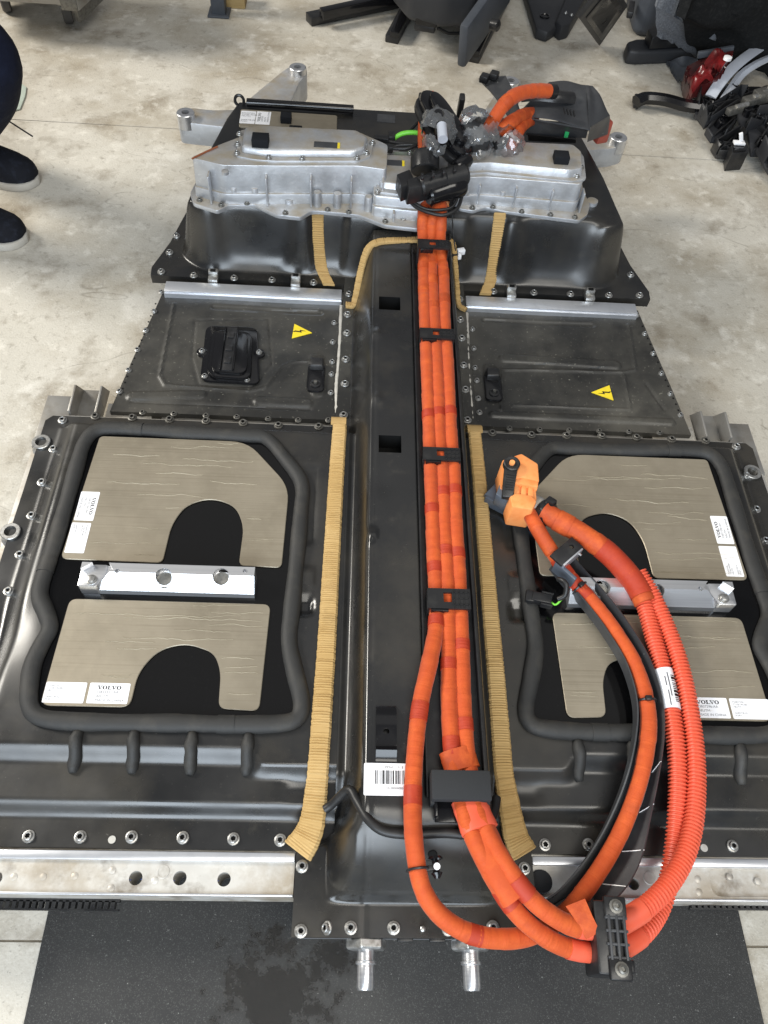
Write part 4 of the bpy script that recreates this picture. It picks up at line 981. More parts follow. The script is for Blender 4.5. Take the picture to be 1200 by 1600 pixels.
c = U(1015, 1372, -.010); MB().lathe([(.0085, 0), (.008, .0006), (.0065, .0006), (.0065, .0002)], c, n=20).build('stamp_mark', M['rail'], r2)
c = U(845, 1378, -.008); MB().lathe([(.0148, -.004), (.0148, .003), (.0138, .004), (.012, .0036)], c, n=26).build('round_plug', M['foamblk'], r2)
# pen strokes beside the holes
ink = mk('blue_pen', (.03, .05, .22), .6)
for (a, b) in (((196, 1374), (205, 1375)), ((220, 1374), (228, 1373)), ((266, 1375), (273, 1376)), ((334, 1376), (342, 1376)), ((972, 1394), (986, 1384))):
    A, B = U(a[0], a[1], -.0117), U(b[0], b[1], -.0117)
    MB().tube([A + Vector((0, 0, 0)), B], .0005, 5).build('pen_mark', ink, r1 if a[0] < 600 else r2)
# comb strips hanging under the rail
for (xa, xb) in ((-12, 187), (1076, 1212)):
    A, B = U(xa, 1406, -.05), U(xb, 1409, -.05); y = (A.y + B.y) / 2
    mb = MB().box(((A.x + B.x) / 2, y + .004, -.052), (B.x - A.x, .010, .008)); n = int((B.x - A.x) / .0085)
    for k in range(n): mb.box((A.x + .0085 * (k + .5), y - .0045, -.053), (.0050, .010, .010))
    mb.box(((A.x + B.x) / 2, y - .010, -.054), (B.x - A.x, .0022, .007))
    tag(mb.build('comb_strip', M['blackpl'], PK, smooth=False), kind='stuff')
# lower tray of the pack (dark body under the covers)
MB().flat([(-.62, .20), (-.155, .20), (-.155, .10), (.155, .10), (.155, .20), (.62, .20), (.62, .88), (.46, .92), (.42, 1.30), (.40, 1.62), (-.40, 1.62), (-.42, 1.30), (-.46, .92), (-.62, .88)], ZF + .008, -.022).build('lower_tray', M['steel'], PK, smooth=False)
for sg in (-1, 1):
    rx = sg
    pts = [(-.673, .10), (-.60, .10), (-.60, .935), (-.673, .935)]
    if sg > 0: pts = [(-x, y) for x, y in pts][::-1]
    o = MB().flat(pts, -.075, -.018).build('side_rail', M['rail'], PK, bevel=.002)
    pts = [(-.738, .86), (-.662, .915), (-.668, .975), (-.735, .975)]
    pts = [(-.6735, .855), (-.644, .89), (-.640, .925), (-.618, .935), (-.618, .978), (-.6735, .978)]
    if sg > 0: pts = [(-x, y) for x, y in pts][::-1]
    MB().flat(pts, -.020, -.0145).build('corner_plate', M['steel'], o, bevel=.001)
    # open channel section sticking out behind the flange
    cx = sg * .594; yc = .965
    ch = MB().box((cx, yc, -.030), (.046, .085, .004)).build('channel_floor', M['steel'], o, bevel=.0008)
    for dx, hh in ((-.024, .040), (.024, .040)):
        MB().prism([(cx + dx - .002, .925, -.03), (cx + dx + .002, .925, -.03), (cx + dx + .002, 1.008, -.03), (cx + dx - .002, 1.008, -.03)], [(cx + dx - .002, .925, .006), (cx + dx + .002, .925, .006), (cx + dx + .002, .985, .010), (cx + dx - .002, .985, .010)]).build('channel_wall', M['steel'], ch, bevel=.0006)
    MB().box((cx - sg * .075, yc - .02, -.026), (.085, .05, .01)).build('rear_rail_end', M['rail'], o, bevel=.001)
    for p in ([(64, 690), (16, 830)] if sg < 0 else [(1176, 737)]):
        c = U(p[0], p[1], .004)
        MB().lathe([(.020, -.024), (.020, -.018), (.0150, -.014), (.0150, -.004), (.0162, 0), (.0150, .001), (.0098, .001), (.0092, -.016), (.0001, -.016)], c, n=26, cap=False).build('bushing', M['zinc'], o, ang=35)
# ---- coolant pipes at the front
for p in ((572, 1470), (734, 1470)):
    c = U(p[0], p[1], -.022); yb = .0885
    o = MB().lathe([(.0255, .0), (.0265, .002), (.0265, .010), (.0240, .0125)], (c.x, yb, -.022), (0, -1, 0), n=6).build('pipe_nut', M['zinc'], PK, smooth=False, bevel=.001)
    MB().lathe([(.0112, .0), (.0112, .012), (.0130, .013), (.0130, .0155), (.0110, .0165), (.0110, .041), (.0095, .044), (.0080, .044), (.0080, .02)], (c.x, yb - .012, -.022), (0, -1, 0), n=24, cap=False).build('pipe_spigot', M['alu'], o, ang=35)
MB().box((0, .092, -.012), (.30, .008, .012)).build('front_ledge', M['rail_blue'], PK, bevel=.001)
for p in ((633, 1470), (683, 1470)):
    c = U(p[0], p[1], -.01); MB().box((c.x, .0875, -.010), (.020, .006, .008)).build('ledge_clip', M['blackpl'], PK, bevel=.001)
# ------------------------------------------------------------------ high voltage cables
RC = .0110
zc = ZH + .0025 - .006 + .003 + RC
class Cable:
    def __init__(s, pts, step=.004):
        sp_ = spline(pts, 18); W = [U(*q) for q in sp_]
        s.P = resample(W, step); L = [0]
        for a, b in zip(W, W[1:]): L.append(L[-1] + (b - a).length)
        t = np.linspace(0, L[-1], len(s.P)); s.py = np.interp(t, L, [q[1] for q in sp_]); s.px = np.interp(t, L, [q[0] for q in sp_])
    def near(s, px, py): return int(np.argmin((s.px - px) ** 2 + (s.py - py) ** 2))
def run_attr(o, n, seed):
    me = o.data; at = me.attributes.new('run', 'FLOAT', 'POINT'); m = len(me.vertices)
    at.data.foreach_set('value', [seed * 1.7 + (i // n) * .004 for i in range(m)])
def cable(name, label, pts, r, mat, cat='cable', group='orange high voltage cables', bands=(), wrap=True, seed=1, n=14, parent=None):
    C_ = Cable(pts); rr = random.Random(seed); ph = rr.random() * 6; N = len(C_.P)
    # tape laps: the radius steps down slowly then jumps at each lap
    lap = []; k = 0
    while len(lap) < N:
        ln = rr.randint(4, 14); a = rr.uniform(.015, .075)
        lap += [a * (1 - j / ln) for j in range(ln)]
    rad = lambda i: r * (1 + (lap[i] if wrap else 0) + .025 * math.sin(i * .13 + ph) + rr.uniform(-.006, .006))
    o = MB().tube(C_.P, rad, n).build(name, mat, parent, ang=70); run_attr(o, n, seed)
    if parent is None: tag(o, label, cat, group)
    for (px, py, ln, mt_) in bands:
        i = C_.near(px, py); m = max(2, int(ln / .004 / 2)); seg_ = C_.P[max(0, i - m):min(N, i + m + 1)]
        if len(seg_) > 2:
            bd_ = MB().tube(seg_, lambda j: r * 1.085 + rr.uniform(-.0001, .0001), n).build('tape_band', mt_, o, ang=70); run_attr(bd_, n, seed + py)
    return o, C_
RT, OD = M['red_tape'], M['orange_dark']
ptsA = [(663, 312, .165), (661, 340, .158), (661, 372, .135), (662, 400, .120), (662, 430, zc), (664, 500, zc), (666.5, 560, zc), (668, 600, zc), (671, 680, zc), (674, 760, zc), (677, 840, zc), (680, 900, zc), (682, 950, zc), (680, 990, zc + .004), (669, 1045, .121), (657, 1100, .119), (649, 1170, .117), (645, 1245, .117), (647, 1315, .124), (659, 1385, .115), (688, 1430, .100), (735, 1459, .090), (790, 1467, .080), (838, 1458, .068), (882, 1428, .052), (928, 1372, .038), (972, 1295, .044), (1003, 1205, .062), (1013, 1120, .066), (995, 1045, .067), (960, 985, .066), (925, 940, .066), (893, 905, .068), (866, 868, .078), (842, 830, .088), (826, 800, .092)]
ba = [(668, 650, .014, RT), (674, 797, .018, RT), (679, 890, .02, RT), (681, 972, .018, RT), (655, 1113, .024, RT), (645, 1243, .026, RT), (740, 1460, .022, RT), (662, 418, .02, OD), (663, 455, .014, OD), (850, 845, .05, OD), (878, 888, .035, RT), (905, 917, .045, RT), (661, 350, .03, OD)]
cable('high_voltage_cable', 'single orange cable that loops off the tunnel and runs through the black curved trough', ptsA, RC, M['orange'], bands=ba, seed=1)
ptsB = [(686, 318, .172), (676, 345, .158), (674, 372, .135), (674.5, 400, .120), (675, 430, zc), (678, 500, zc), (682, 560, zc), (684, 600, zc), (687, 690, zc), (691, 730, zc), (694, 820, zc), (698, 900, zc), (701, 1000, zc), (702, 1100, zc), (707, 1180, zc), (714, 1225, zc + .002), (723, 1262, zc + .004), (737, 1302, zc + .008), (768, 1366, .112), (806, 1424, .100), (850, 1463, .088), (896, 1484, .074), (945, 1489, .066)]
bb_ = [(684, 648, .014, RT), (692, 770, .018, RT), (697, 862, .022, RT), (701, 1040, .022, RT), (706, 1168, .03, RT), (790, 1400, .03, RT), (675, 405, .025, OD), (676, 440, .03, OD), (679, 480, .018, OD), (915, 1487, .05, M['corr']), (675, 350, .03, OD)]
cable('high_voltage_cable', 'orange cable in the middle of the tunnel, lower of the two entering the black clamp', ptsB, RC, M['orange'], bands=bb_, seed=2)
ptsC = [(690, 318, .172), (689, 345, .160), (688, 372, .137), (690, 400, .122), (693, 430, zc), (695, 500, zc), (699, 560, zc), (701, 600, zc), (705, 690, zc), (709, 730, zc), (712, 820, zc), (717, 900, zc), (721, 1000, zc), (724, 1100, zc), (730, 1180, zc), (737, 1225, zc + .002), (744, 1262, zc + .005), (760, 1300, zc + .010), (793, 1356, .120), (830, 1404, .112), (868, 1434, .102), (905, 1450, .090), (945, 1452, .082)]
bc = [(701, 645, .014, RT), (711, 768, .016, RT), (715, 865, .02, RT), (720, 1010, .020, RT), (728, 1135, .022, RT), (815, 1385, .03, RT), (690, 400, .03, OD), (693, 430, .03, OD), (694, 470, .03, OD), (925, 1454, .04, M['corr']), (688, 350, .03, OD)]
cable('high_voltage_cable', 'orange cable on the right of the tunnel, upper of the two entering the black clamp', ptsC, RC, M['orange'], bands=bc, seed=3)
# tape that binds two cables before and after the foam block
def binder(pts, r, sx, name, label, mat):
    P = upath(pts, .005); rr = random.Random(4)
    o = MB().tube(P, lambda i: r * (1 + rr.uniform(-.03, .03)), 18, up=(0, 0, 1), sx=sx).build(name, mat, ang=70); return tag(o, label, 'tape')
binder([(713, 1172, zc), (723, 1204, zc)], .0128, 1.85, 'tape_wrap', 'orange tape binding the two tunnel cables just behind the grey foam block', OD)
binder([(732, 1250, zc + .002), (742, 1278, zc + .006), (750, 1298, zc + .009)], .0128, 1.80, 'tape_wrap', 'pale orange tape wrapped round both cables just in front of the foam block', M['corr'])
binder([(752, 1300, .117), (781, 1362, .116), (806, 1402, .109)], .0112, 1.75, 'tape_wrap', 'long orange tape seam over the two cables that cross the tunnel front', M['orange'])
# ---- cable tray and clips
tray = MB(); ty = [(U(690, 1270, ZH).y), 1.30]
zt_ = ZH + .0025 - .006
for (x0, x1, z0, z1) in ((.006, .082, zt_ + .0002, zt_ + .002), (.006, .008, zt_, zt_ + .014), (.080, .082, zt_, zt_ + .018)):
    tray.box(((x0 + x1) / 2, (.235 + 1.30) / 2, (z0 + z1) / 2), (x1 - x0, 1.30 - .235, z1 - z0))
tr = tray.build('cable_tray', M['blackpl'], smooth=False); tag(tr, 'long black plastic tray under the orange cables on the tunnel', 'cable tray')
for i, (py, xl, xr, hh, wh) in enumerate(((382, 653, 702, .026, 'farthest clip, next to the rear housings'), (522, 656, 710, .026, 'second clip from the rear housings'), (710, 661, 719, .026, 'third clip from the rear housings'), (936, 668, 735, .032, 'nearest, where one cable leaves the tray'))):
    z = zc + RC + .003; 
    if i == 0: z = .150
    A, B = U(xl, py, z), U(xr, py, z); c = (A + B) / 2; wd = B.x - A.x
    T = thing('cable_clip', (c.x, c.y, zt_), 'black plastic clip over the orange cables, ' + wh, 'clip', 'clips on the tunnel cables')
    cut = MB().box((c.x - wd * .03, c.y + .002, z), (.012, hh * .48, .03))
    MB().box((c.x, c.y, z), (wd, hh, .004)).build('clip_bridge', M['blackpl'], T, cut=cut)
    for k in range(3): MB().box((c.x + wd * .27, c.y + (k - 1) * hh * .3, z + .0026), (wd * .42, .0012, .0016)).build('clip_rib', M['blackpl'], T, smooth=False)
    for k in range(4): MB().box((c.x + wd * (.12 + .11 * k), c.y, z + .0026), (.0012, hh * .9, .0016)).build('clip_rib', M['blackpl'], T, smooth=False)
    for sx_ in (-1, 1): MB().box((c.x + sx_ * (wd / 2 - .0012), c.y, (z + zt_) / 2), (.0026, hh, z - zt_)).build('clip_leg', M['blackpl'], T, bevel=.0006)
    MB().box((c.x - wd * .22, c.y - hh / 2 - .002, z - .004), (wd * .4, .003, .010)).build('clip_latch', M['blackgloss'], T, bevel=.0006)
# ---- grey foam block and its black holder
z0 = zt_ + .002; c = U(720, 1228, .128)
T = thing('foam_block', (c.x, c.y, z0), 'dark grey foam block pressed over the two orange cables near the tunnel front', 'foam block')
MB().box((c.x, c.y, .1275), (.074, .036, .014)).build('foam_top', M['foamblk'], T, bevel=.002)
for sx_ in (-.0345, .0345): MB().box((c.x + sx_, c.y - .002, (z0 + .121) / 2), (.005, .036, .121 - z0)).build('foam_side', M['foamblk'], T, bevel=.001)
c2 = U(703, 1268, .105); T = thing('cable_holder', (c2.x, c2.y, zt_), 'glossy black plastic holder under the foam block at the tray end', 'holder')
MB().box((c2.x + .012, c2.y + .004, zt_ + .004), (.062, .032, .005)).build('holder_base', M['blackgloss'], T, bevel=.001)
MB().box((c2.x - .019, c2.y + .006, zt_ + .013), (.004, .030, .024)).build('holder_wall', M['blackgloss'], T, bevel=.001)
MB().box((c2.x - .004, c2.y + .016, zt_ + .012), (.026, .004, .018)).build('holder_tab', M['blackgloss'], T, bevel=.001)
# ---- cable tie with its fir-tree clip
q = U(648, 1338, .117); T = thing('cable_tie', q, 'small black cable tie with clip on the single orange cable', 'cable tie')
dcab = (U(651, 1350, .12) - U(648, 1325, .12)).normalized(); e1 = dcab.cross(Vector((0, 0, 1))).normalized(); e2 = e1.cross(dcab)
q = Vector(Cable(ptsA).P[Cable(ptsA).near(652, 1357)])
MB().tube([q + e1 * (.0126 * math.cos(a)) + e2 * (.0126 * math.sin(a)) for a in np.linspace(0, 2 * math.pi, 25)[:-1]], .0016, 6, closed=True).build('tie_band', M['blackpl'], T)
hd = q - e1 * .022
MB().box(hd + e1 * .006, (.014, .006, .008), e1, dcab).build('tie_head', M['blackpl'], T, bevel=.001)
MB().lathe([(.008, 0), (.010, .003), (.004, .005), (.004, .016), (.007, .018), (.003, .024)], hd - dcab * .012, dcab, n=12).build('fir_tree_clip', M['blackgloss'], T)
MB().lathe([(.004, 0), (.004, .002)], hd + Vector((0, 0, .008)), n=10).build('clip_core', M['white'], T)

# ---- corrugated conduits
def corrugated(label, pts, r, seed):
    P = upath(pts, .0013); N = len(P)
    o = MB().tube(P, lambda i: r * (1.0 if (i % 4) in (0, 1) else .80), 16).build('corrugated_conduit', M['corr'], ang=28)
    tag(o, label, 'conduit', 'corrugated orange conduits'); return o, Cable(pts, .0013)
RD = .0130
ptsD = [(988, 905, .074), (1005, 940, .068), (1022, 1000, .064), (1036, 1050, .062), (1047, 1100, .061), (1056, 1160, .058), (1059, 1210, .054), (1058, 1270, .048), (1053, 1330, .042), (1044, 1380, .038), (1028, 1425, .040), (1002, 1460, .052), (962, 1486, .064)]
ptsE = [(998, 895, .076), (1022, 935, .071), (1050, 1000, .067), (1067, 1055, .065), (1078, 1110, .063), (1086, 1170, .061), (1088, 1230, .060), (1083, 1290, .062), (1069, 1340, .066), (1043, 1384, .072), (1006, 1420, .078), (964, 1446, .082)]
oD, CD_ = corrugated('corrugated orange conduit carrying the white barcode sticker, inner of the two', ptsD, RD, 1)
oE, CE_ = corrugated('corrugated orange conduit on the outer side of the loop, without a sticker', ptsE, RD, 2)
for (cc, o, a, b) in ((CD_, oD, (1000, 1462), (962, 1486)), (CE_, oE, (1004, 1421), (964, 1446))):
    i, j = cc.near(*a), cc.near(*b); MB().tube(cc.P[i:j + 1:6], RD * 1.06, 16).build('tape_end', M['corr'], o, ang=70)
# white barcode sticker wrapped round the inner conduit
i, j = CD_.near(1034, 1048), CD_.near(1050, 1112)
def wrap_patch(P, r, a0, a1, n=8):
    vs = []; N = len(P)
    for k in range(N):
        t = (P[min(k + 1, N - 1)] - P[max(k - 1, 0)]).normalized(); s1 = t.cross(Vector((0, 0, 1))).normalized(); s2 = s1.cross(t)
        for m in range(n + 1):
            a = a0 + (a1 - a0) * m / n; vs.append(P[k] + s1 * (r * math.cos(a)) + s2 * (r * math.sin(a)))
    return vs, [(k * (n + 1) + m, k * (n + 1) + m + 1, (k + 1) * (n + 1) + m + 1, (k + 1) * (n + 1) + m) for k in range(N - 1) for m in range(n)]
seg_ = CD_.P[i:j + 1]
stk = MB().tube(seg_[::3], RD * 1.045, 20).build('sticker', M['white'], oD, ang=70)
bars = MB(); k = 9; rr = random.Random(8)
while k < len(seg_) - 8:
    w_ = rr.choice((1, 1, 2, 3)); bars.add(*wrap_patch(seg_[k:k + w_ + 1], RD * 1.055, math.pi * .58, math.pi * .86)); k += w_ + rr.choice((1, 1, 2))
tag(bars.build('barcode', M['ink'], stk), kind='stuff')
tx = MB()
for (s0, s1_, a) in ((6, 34, .46), (10, 22, .36), (26, 44, .38)): tx.add(*wrap_patch(seg_[s0:s1_], RD * 1.055, math.pi * a, math.pi * (a + .045), 2))
tag(tx.build('small_print', M['ink_grey'], stk), kind='stuff')
# taped bundle from the grey outlet to the two conduits
o, _ = cable('taped_bundle', 'thick dark orange taped bundle between the grey outlet and the corrugated conduits', [(850, 800, .092), (870, 812, .094), (905, 832, .093), (945, 860, .088), (975, 890, .080), (996, 918, .073), (1008, 942, .070)], .0165, OD, cat='cable bundle', group=None, bands=[(960, 876, .06, RT), (990, 908, .05, RT), (880, 818, .03, OD)], seed=5, n=18)

# ---- black curved trough
tp = [(852, 1440, .044), (888, 1412, .030), (930, 1362, .024), (970, 1290, .030), (1000, 1205, .048), (1010, 1120, .052), (993, 1047, .053), (958, 986, .052), (923, 940, .052), (892, 905, .052), (872, 880, .056)]
P = upath(tp, .006); N = len(P)
def tsec(i):
    t = i / N; lw = .022 if t < .9 else .014; rw = .021; fl_ = .003 + .019 * math.exp(-((t - .20) / .13) ** 2)
    fl2 = fl_
    return [(-.0165, .0), (-.0185, lw), (-.0205, lw), (-.0190, -.002), (.0165 + .002, -.002), (.0165 + fl2, rw * .92), (.0145 + fl2, rw), (.0145, .0)]
T = thing('cable_trough', P[0], 'curved black plastic cable trough with scuffed grey outer wall holding one orange cable', 'cable trough')
P.reverse()
MB().sweep(P, lambda i: [( -a, b) for a, b in tsec(N - 1 - i)][::-1]).build('channel', M['greypl'], T, ang=30)
# pale cuts across the outer wall
Pt = P[::-1]
for k, t in enumerate((.10, .17, .25, .34, .43)):
    i = int(t * N); p = Pt[i]; tt = (Pt[i + 1] - Pt[i - 1]).normalized(); s1 = tt.cross(Vector((0, 0, 1))).normalized(); fl_ = .003 + .019 * math.exp(-((t - .20) / .13) ** 2)
    a = p + s1 * .0148 + Vector((0, 0, .0030)) - tt * .008; b = p + s1 * (.0148 + fl_) + Vector((0, 0, .0208)) + tt * .004
    MB().tube([a, a.lerp(b, .5), b], .0007, 5).build('cut_line', M['white'], T)
# steel-edged lug on the trough
c = U(885, 862, .098); ux = (U(903, 850, .098) - U(868, 880, .098)).normalized(); uy = Vector((0, 0, 1)).cross(ux)
lg = MB().box(c, (.052, .024, .005), ux, uy).build('lug', M['blackpl'], T, bevel=.001, cut=MB().lathe([(.004, -.02), (.004, .02)], c + ux * .012, n=14))
MB().box(c - uy * .013 - Vector((0, 0, .008)), (.046, .003, .020), ux, uy).build('steel_edge', M['rail_blue'], T, bevel=.0006)
MB().box(c - ux * .022 - uy * .02 - Vector((0, 0, .018)), (.006, .040, .026), ux, uy).build('lug_web', M['steelblue'], T, bevel=.001)
MB().lathe([(.002, -.012), (.002, .006)], c + ux * .018 - uy * .012 - Vector((0, 0, .008)), -uy, n=8).build('pin', M['zinc'], T)
# ties round the trough
cA = Cable(ptsA)
for (px, py, wh) in ((905, 917, 'upper end'), (1010, 1095, 'bend')):
    k = cA.near(px, py); q = cA.P[k]; t = (cA.P[k + 1] - cA.P[k - 1]).normalized(); e1 = t.cross(Vector((0, 0, 1))).normalized(); e2 = e1.cross(t)
    tie = thing('cable_tie', q, 'thin black cable tie round the orange cable at the ' + wh + ' of the trough', 'cable tie')
    MB().tube([q + e1 * (.0130 * math.cos(a)) + e2 * (.0130 * math.sin(a)) for a in np.linspace(0, 2 * math.pi, 25)[:-1]], .0017, 6, closed=True).build('tie_band', M['blackpl'], tie)
    MB().box(q - e1 * .002 + e2 * .0145, (.009, .007, .006), e1, t).build('tie_head', M['blackpl'], tie, bevel=.001)

# ---- black two-bolt clamp at the front
c = U(945, 1468, .074); ca = (U(945, 1530, .074) - U(935, 1410, .074)); L_ = ca.length; ca.normalize(); cs = ca.cross(Vector((0, 0, 1))).normalized()
if cs.x < 0: cs = -cs
T = thing('cable_clamp', c - Vector((0, 0, .03)), 'black ribbed plastic clamp joining the taped cables and the conduits at the front right', 'clamp')
MB().box(c - cs * .002, (L_ * .96, .034, .056), ca, cs).build('clamp_body', M['blackpl'], T, bevel=.004)
for k in (-1, 0, 1): MB().box(c + cs * (.006 + k * .009) + Vector((0, 0, .0295)), (L_ * .60, .003, .007), ca, cs).build('clamp_rib', M['greypl'], T, bevel=.0006)
for k in range(4): MB().box(c + cs * .006 + ca * ((k - 1.5) * L_ * .17) + Vector((0, 0, .0290)), (.003, .026, .006), ca, cs).build('cross_rib', M['greypl'], T, bevel=.0006)
for k in (-1, 1):
    p = c + ca * (k * L_ * .40) + cs * .006
    MB().box(p + Vector((0, 0, .029)), (.022, .026, .008), ca, cs).build('bolt_pad', M['blackpl'], T, bevel=.002)
    MB().lathe([(.0080, 0), (.0080, .002), (.0052, .0025), (.0052, .007), (.0030, .008), (.0024, .005)], p + Vector((0, 0, .033)), n=12).build('bolt', M['bolt_dark'], T, ang=30)
MB().box(c + ca * (L_ * .33) + cs * .024, (.014, .014, .016), ca, cs).build('side_hook', M['blackpl'], T, bevel=.002)
# loose tail of orange tape
A_ = [U(884, 1416, .108), U(914, 1404, .106), U(926, 1432, .104), U(938, 1456, .100), U(916, 1468, .098), U(902, 1442, .104)]
o = MB().add(A_ + [p - Vector((0, 0, .0008)) for p in A_], [(0, 1, 2, 5), (5, 2, 3, 4), (11, 8, 7, 6), (10, 9, 8, 11), (0, 6, 7, 1), (1, 7, 8, 2), (2, 8, 9, 3), (3, 9, 10, 4), (4, 10, 11, 5), (5, 11, 6, 0)]).build('tape_tail', M['orange_dark'], smooth=False)
tag(o, 'loose flap of orange tape sticking up beside the black clamp', 'tape')
# dark bracket seen between the trough end and the clamp
c = U(880, 1428, .03); o = MB().box(c, (.085, .030, .020), (U(925, 1395, .03) - U(850, 1440, .03)), Vector((0, 0, 1)).cross(U(925, 1395, .03) - U(850, 1440, .03))).build('trough_end_bracket', M['blackpl'], bevel=.003)
tag(o, 'small black plastic bracket under the lower end of the cable trough', 'bracket')

# ---- orange angled connector with black lever on its steel bracket
zc_ = .085
T = thing('orange_connector', U(815, 760, ZP), 'pale orange angled high voltage plug with a black locking lever', 'connector')
def blk(px4, z0, z1, name, mat, par, bev=.003, sh=.94):
    Q = uxy(px4, z1); cx = sum(p[0] for p in Q) / len(Q); cy = sum(p[1] for p in Q) / len(Q)
    return MB().prism([(cx + (x - cx) / sh, cy + (y - cy) / sh, z0) for x, y in Q][::-1], [(x, y, z1) for x, y in Q][::-1]).build(name, mat, par, bevel=bev)
blk([(785, 718), (815, 708), (841, 724), (843, 752), (818, 746), (788, 748)], .058, .118, 'plug_head', M['orange_pl'], T)
blk([(806, 742), (842, 752), (841, 762), (804, 754)], .056, .116, 'plug_collar', M['orange_pl'], T)
blk([(803, 752), (838, 760), (839, 782), (801, 776)], .060, .108, 'plug_neck', M['orange_pl'], T)
for k in range(3): blk([(804 + k * 11, 756), (811 + k * 11, 757), (811 + k * 11, 776), (803 + k * 11, 775)], .105, .112, 'neck_rib', M['orange_pl'], T, .001)
blk([(796, 774), (806, 770), (832, 774), (839, 783), (832, 797), (800, 792)], .062, .114, 'plug_skirt', M['orange_pl'], T)
q0, q1 = U(819, 800, .092), U(825, 812, .090); ax = (q1 - q0).normalized()
MB().lathe([(.0155, 0), (.0155, .006), (.0125, .007)], q0 - ax * .004, ax, n=20).build('green_seal_ring', M['lime'], T)
c0 = U(799, 726, .124); c1 = U(793, 778, .110)
MB().lathe([(.0135, -.004), (.0135, .005), (.0115, .006), (.0070, .005), (.0062, .0035)], c0, (0, -.1, 1), n=24).build('lever_boss', M['blackpl'], T)
MB().lathe([(.0045, 0), (.0045, .008), (.002, .0075)], c0, (0, -.1, 1), n=12).build('lever_pin', M['orange_pl'], T)
d = (c1 - c0); sd = d.cross(Vector((0, 0, 1))).normalized()
MB().prism([c0 - sd * .011 - Vector((0, 0, .004)), c0 + sd * .011 - Vector((0, 0, .004)), c1 + sd * .009 - Vector((0, 0, .006)), c1 - sd * .008 - Vector((0, 0, .006))], [c0 - sd * .011 + Vector((0, 0, .004)), c0 + sd * .011 + Vector((0, 0, .004)), c1 + sd * .009 + Vector((0, 0, .003)), c1 - sd * .008 + Vector((0, 0, .003))]).build('lever_arm', M['blackpl'], T, bevel=.001)
for k in range(7):
    p = c0.lerp(c1, .34 + k * .075); MB().box(p + Vector((0, 0, .0045)), (.013, .0018, .0016), sd, d).build('lever_rib', M['blackpl'], T, smooth=False)
B_ = thing('steel_bracket', U(800, 785, ZP), 'blue grey pressed steel bracket under the pale orange plug', 'bracket')
blk([(757, 772), (783, 746), (806, 790), (852, 806), (846, 822), (800, 806)], .050, .058, 'bracket_plate', M['steelblue'], B_, .0015, .98)
blk([(775, 772), (785, 745), (796, 748), (800, 790)], .058, .088, 'bracket_upright', M['steelblue'], B_, .002, .97)
a, b = U(758, 775, .056), U(845, 820, .056); dd = (b - a).normalized(); MB().box((a + b) / 2 - Vector((0, .004, .006)), ((b - a).length, .004, .022), dd, Vector((0, 0, 1)).cross(dd)).build('bracket_lip', M['steelblue'], B_, bevel=.001)
G = thing('cable_outlet', U(845, 800, ZP), 'grey metal outlet with black collar where the taped bundle starts', 'connector')
q0, q1 = U(830, 788, .082), U(868, 812, .092); ax = (q1 - q0).normalized()
MB().lathe([(.016, -.012), (.019, .0), (.019, .014), (.0175, .020)], q0, ax, n=18).build('metal_sleeve', M['cast'], G)
MB().lathe([(.0200, .018), (.0205, .022), (.0205, .036), (.0185, .040)], q0, ax, n=18).build('black_collar', M['blackpl'], G, bevel=.001)
MB().box(q0 + ax * .032 + Vector((.004, .012, .016)), (.016, .012, .014), ax, Vector((0, 0, 1)).cross(ax)).build('collar_clip', M['blackpl'], G, bevel=.002)
# ---- small black plug with green wire
W_ = thing('small_plug', U(850, 937, .045), 'small black plug with a thin green wire beside the trough', 'connector')
c = U(846, 936, .055); ux = (U(868, 942, .055) - U(822, 932, .055)).normalized(); uy = Vector((0, 0, 1)).cross(ux)
MB().box(c, (.030, .016, .014), ux, uy).build('plug_body', M['blackpl'], W_, bevel=.002)
MB().box(c - ux * .018, (.014, .020, .010), ux, uy).build('plug_flange', M['blackpl'], W_, bevel=.002)
for k in (-1, 1): MB().box(c + ux * .008 + uy * (.010 * k), (.018, .003, .012), ux, uy).build('plug_rail', M['blackpl'], W_, bevel=.0006)
MB().tube(upath([(860, 940, .057), (868, 945, .060), (876, 938, .068), (884, 930, .078)], .003), .0016, 8).build('green_wire', M['green'], W_, ang=80)
MB().tube(upath([(872, 936, .074), (883, 930, .082), (885, 914, .092), (879, 907, .092), (872, 905, .086)], .004), .0040, 10).build('black_sleeve', M['rubber'], W_, ang=80)
# ------------------------------------------------------------------ tangle on the rear cover
ZT = ZR + .06
def path_obj(name, mat, pts, r, parent=None, n=10, step=.004):
    return MB().tube(upath(pts, step), r, n).build(name, mat, parent, ang=80)
# orange plugs where the tunnel cables begin
for i, (p, wh) in enumerate((((664, 306), 'left'), ((688, 310), 'right'))):
    q = U(p[0], p[1], .170); T = thing('cable_plug', q, 'ribbed orange plug at the ' + wh + ' under the black pump', 'connector', 'orange plugs at the rear')
    q2 = U(p[0] + 1, p[1] + 18, .164); ax = (q2 - q).normalized()
    MB().lathe([(.0155, -.022), (.0155, .004), (.0175, .006), (.0175, .012), (.0150, .013), (.0150, .017), (.0165, .018), (.0165, .022), (.012, .026)], q, ax, n=20).build('plug_shell', M['orange_pl'], T, ang=30)
    MB().lathe([(.0135, .020), (.0150, .026), (.012, .032)], q, ax, n=18).build('plug_ring', M['orange_dark'], T, ang=30)
    for k in (-1, 1):
        s_ = ax.cross(Vector((0, 0, 1))).normalized(); MB().box(q + s_ * (k * .016) - ax * .006 + Vector((0, 0, .006)), (.004, .030, .016), s_, ax).build('plug_latch', M['orange_pl'], T, bevel=.001)
